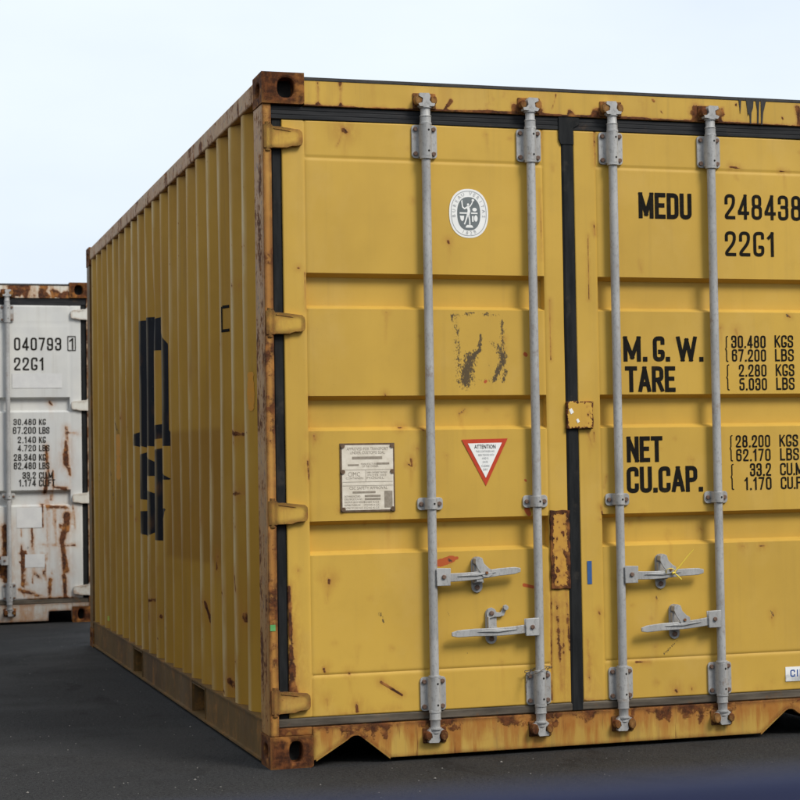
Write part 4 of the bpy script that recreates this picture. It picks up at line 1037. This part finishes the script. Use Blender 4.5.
# ------------------------------------------------------------------ white container further back
WX, WY = .272-W, 8.28
def wp(px, py): a = on_y(px, py, WY+YD); return a[0]-WX, a[1]
def wmarks(lst):
    o = []
    for (x0, y0, x1, y1, r0, r1, a) in lst:
        A = wp(x0, y0); B = wp(x1, y1); o.append((A[0], A[1], B[0], B[1], r0, r1, a))
    return o
w_rust = wmarks([(66, 442, 66, 464, .03, .04, 1.), (46, 446, 48, 470, .02, .02, .9), (48, 470, 45, 492, .02, .03, .95), (53, 470, 52, 500, .014, .014, .85), (47, 507, 66, 507, .02, .02, .85), (67, 515, 67, 530, .05, .03, 1.1), (66, 525, 62, 540, .05, .04, 1.),
    (62, 542, 66, 570, .03, .04, 1.), (64, 575, 66, 600, .03, .03, .9), (50, 580, 49, 600, .03, .03, .8), (48, 500, 48, 560, .012, .012, .8), (35, 573, 40, 578, .04, .03, .75), (55, 487, 66, 489, .02, .03, .8), (67, 433, 80, 434, .02, .012, .7), (69, 468, 70, 475, .03, .02, .8), (5, 527, 7, 580, .05, .05, 1.), (2, 560, 3, 575, .06, .05, 1.), (40, 545, 75, 545, .02, .02, .6), (50, 402, 52, 404, .02, .02, .8), (66, 427, 67, 440, .02, .03, .8), (30, 600, 75, 598, .04, .03, .75), (20, 590, 40, 596, .04, .04, .7)])+specks(60, 1.3, 2.34, .2, .95, .03, 1.0)+[(xx, zz, xx+random.uniform(-.01, .01), zz-random.uniform(.1, .35), random.uniform(.012, .03), .01, random.uniform(.5, .85)) for xx, zz in [(random.uniform(1.9, 2.3), random.uniform(.5, .9)) for _ in range(14)]]
w_dark = wmarks([(36, 556, 44, 556, .03, .02, .62), (37, 575, 39, 578, .03, .02, .7), (27, 546, 29, 550, .03, .02, .6)])
WHM = [(x_, random.uniform(2.48, 2.56), x_+random.uniform(-.05, .05), random.uniform(2.47, 2.5), random.uniform(.03, .07), .02, random.uniform(.6, 1.)) for x_ in [random.uniform(1.2, 2.25) for _ in range(26)]]
cw = dict(header_marks=WHM, notch=[(.166, .022), (.170, .090), (.176, .096), (.330, .096), (.336, .090), (.340, .018)], cast='cast_rust', post='post_white', postside='post_white', rail='frame_white', raillow='sill_white', side='side_white', roof='side_white', frame='frame_white', sill='sill_white', door='door_white', hinge='hinge_white', hinge_low='hinge_white', doors=[])
wc, wh, wsill = container((WX, WY, 0), 'white shipping container with rust streaks standing behind the yellow one', cw, [(1.715, 1.600), (1.010, .885)], .016, {'rust': specks(30, .1, 1.1, .2, 1.2, .03, .9)}, {'rust': w_rust, 'dark': w_dark})
wdr = cw['doors'][1]
def wwrite(s, px0, px1, py0, py1, bold, gap=.22):
    a = wp(px0, py0); b = wp(px1, py1); return lettering(wdr, s, a[0], b[0], b[1], a[1], .0018, 'ink', bold, True, gap, ybase=YD)
wwrite('040793', 14, 61.3, 337.5, 350.5, .13, .26)
wwrite('22G1', 14, 44, 357.4, 370.3, .13, .26)
a = wp(69.3, 338); b = wp(73.6, 349.6)
lettering(wdr, '1', a[0], a[0]+.03, b[1], a[1], .0018, 'ink', .13, True, .2, ybase=YD)
a = wp(67.4, 336); b = wp(75.8, 350.8); mb = MB(); t = .006
for q in ((a[0], b[0], a[1]-t, a[1]), (a[0], b[0], b[1], b[1]+t), (a[0], a[0]+t, b[1]+t, a[1]-t), (b[0]-t, b[0], b[1]+t, a[1]-t)):
    mb.add([(q[0], YD-.004, q[2]), (q[1], YD-.004, q[2]), (q[1], YD-.004, q[3]), (q[0], YD-.004, q[3])], [(0, 1, 2, 3)])
mb.build('check_digit_frame', 'ink', wdr)
rows = [('30.480', 'KG', 63, 83, 45), ('67.200', 'LBS', 90, 112, 43), ('2.140', 'KG', 122, 143, 59), ('4.720', 'LBS', 150, 170, 59), ('28.340', 'KG', 180, 202, 46), ('62.480', 'LBS', 208, 230, 46), ('33.2', 'CU.M', 240, 262, 75), ('1.174', 'CU.FT', 265, 287, 63)]
for s, u, t, l, x0 in rows:
    wwrite(s, x0/3.333, 120/3.333, 400+t/3.333, 400+l/3.333, .15, .24)
    wwrite(u, 130/3.333, (130+{'KG': 23, 'LBS': 35, 'CU.M': 46, 'CU.FT': 54}[u])/3.333, 400+t/3.333, 400+l/3.333, .15, .16)
def wpatch(x0, x1, y0, y1, mat='patch_grey'):
    a = wp(x0, y0); b = wp(x1, y1)
    flat(wdr, 'paint_patch', [[(a[0], b[1]), (b[0], b[1]), (b[0], a[1]), (a[0], a[1])]], mat, .0016)
wpatch(12, 62, 373.5, 388); wpatch(16.5, 42, 508, 527.5); wpatch(25, 45, 554.5, 567)

# ------------------------------------------------------------------ unseen container added left of the yellow one to shade its side wall
M['door_maroon'] = paint('maroon_paint', (.10, .028, .022), (.085, .025, .02), rust=-.3, grime=.3, spec=.25)
cn = dict(cast='cast_rust', post='door_maroon', postside='door_maroon', rail='door_maroon', raillow='door_maroon', side='door_maroon', roof='door_maroon', frame='door_maroon', sill='door_maroon', door='door_maroon', hinge='door_maroon', hinge_low='door_maroon', doors=[])
container((-3.7-W, .35, 0), 'unseen dark maroon shipping container added to shade the yellow side wall', cn, RIBS, .05, {}, {})

# ------------------------------------------------------------------ unseen shed added behind the camera to block low sky light
M['shed'] = simple('added_shed_cladding', (.055, .055, .05), (.08, .078, .07), .7, 6, (1, 1, .1))
M['shed_door'] = simple('added_shed_door_paint', (.10, .11, .12), (.13, .14, .15), .6, 10)
sh = empty('added_shed', (0, -17, 0)); tag(sh, 'unseen long dark shed added behind the camera to block low sky light', 'added_shed')
mb = MB(); prof = []
n_ = 120
for i in range(n_): prof += [(-18+36*i/n_, 0), (-18+36*(i+.5)/n_, 0), (-18+36*(i+.55)/n_, -.04), (-18+36*(i+.95)/n_, -.04)]
prof += [(18, 0), (18, -9), (-18, -9)]
mb.prism(prof, 0, 4.6, axis='z'); mb.build('wall', 'shed', sh)
mb = MB(); mb.prism([(.3, 4.6), (.3, 4.75), (-4.5, 5.6), (-9.3, 4.75), (-9.3, 4.6)], -18.3, 18.3, axis='x'); mb.build('roof', 'shed', sh)
for x in (-12, -4, 4, 12):
    mb = MB(); mb.box(x-2, x+2, .002, .05, 0, 3.6)
    for i in range(12): mb.box(x-1.95, x+1.95, .0502, .07, .05+.295*i, .31+.295*i)
    mb.build('added_shed_door', 'shed_door', sh)

# ------------------------------------------------------------------ loose bits
# yellow pull-tight seal on the upper handle of the right-hand door
def seal_pt(px, py, y): a = on_y(px, py, y); return (a[0], y, a[1])
s0 = seal_pt(673.6, 573, -.034)
mb = MB()
mb.tube([seal_pt(674, 572.8, -.034), seal_pt(680, 566, -.040), seal_pt(687, 557, -.046), seal_pt(693.5, 549.5, -.052)], [.0022, .0022, .0018, .0012], 6)
mb.tube([seal_pt(674, 573, -.034), seal_pt(678, 576, -.040), seal_pt(681.6, 579.5, -.044)], [.0024, .0026, .002], 6)
lp = [seal_pt(670.5+4.5*math.cos(t), 571.6+3.2*math.sin(t), -.036+.012*math.sin(t)) for t in np.linspace(0, 2*math.pi, 15)]
mb.tube(lp, .0018, 6, cap=False); mb.tube([seal_pt(672.3, 573, -.037), seal_pt(675.2, 572.6, -.037)], .0048, 8)
tag(mb.build('cable_seal', 'seal_yellow', None, smooth=50), 'thin yellow plastic pull-tight seal looped on a door handle latch', 'seal')
# loose wire round the second bar just above its lower bracket
wx, wz = RODX[1], .318; pts = []
for i in range(34):
    t = i/33*2*math.pi*1.6; r = .046+.010*math.sin(i*1.7); pts.append((wx-.008+r*math.cos(t)*1.05, YR-.004+.029*math.sin(t), wz-.006+.016*math.sin(t*1.3+.5)+.004*random.uniform(-1, 1)))
pts += [(wx-.052, YR-.010, wz-.030), (wx-.064, YR-.012, wz-.058), (wx-.060, YR-.008, wz-.085)]
mb = MB(); mb.tube(pts, .0016, 5); tag(mb.build('binding_wire', 'wire', None, smooth=50), 'twist of rusty wire round the second locking bar from the left', 'wire')

# chippings lying on the asphalt near the doors
mb = MB()
for i in range(900):
    x, y = random.uniform(-2.4, 3.2), random.uniform(-4.5, -.06) if i % 3 else random.uniform(-3, 7)
    if i % 3 == 0: x = random.uniform(-2.2, -.06)
    r = random.uniform(.0015, .0042)*(1.7 if random.random() < .06 else 1)
    v = [(x+r*random.uniform(.6, 1.2)*a, y+r*random.uniform(.6, 1.2)*b, max(.0001, r*.5+r*.7*c_)) for a, b, c_ in ((1, 0, 0), (-1, 0, 0), (0, 1, 0), (0, -1, 0), (0, 0, 1), (0, 0, -1))]
    mb.add(v, [(0, 2, 4), (2, 1, 4), (1, 3, 4), (3, 0, 4), (2, 0, 5), (1, 2, 5), (3, 1, 5), (0, 3, 5)])
tag(mb.build('chippings', 'pebble'), 'pale stone chippings scattered on the dark asphalt', 'gravel', kind='stuff')

# navy rail close to the camera
rt = empty('barrier_rail', (-1.2, -6.75, 0)); tag(rt, 'out-of-focus dark blue rail across the bottom of the picture', 'rail')
mb = MB(); mb.tube([(-.95, -.012, .9558), (1.75, -.090, .9558)], .030, 28); mb.build('rail', 'navy', rt, smooth=40)
for x, y in ((-.9, -.0135), (1.7, -.0885)):
    mb = MB(); mb.tube([(x, y, .012), (x, y, .940)], .024, 16); mb.box(x-.07, x+.07, y-.07, y+.07, 0, .012); mb.build('post', 'navy', rt, smooth=40)

scene.render.engine = 'CYCLES'
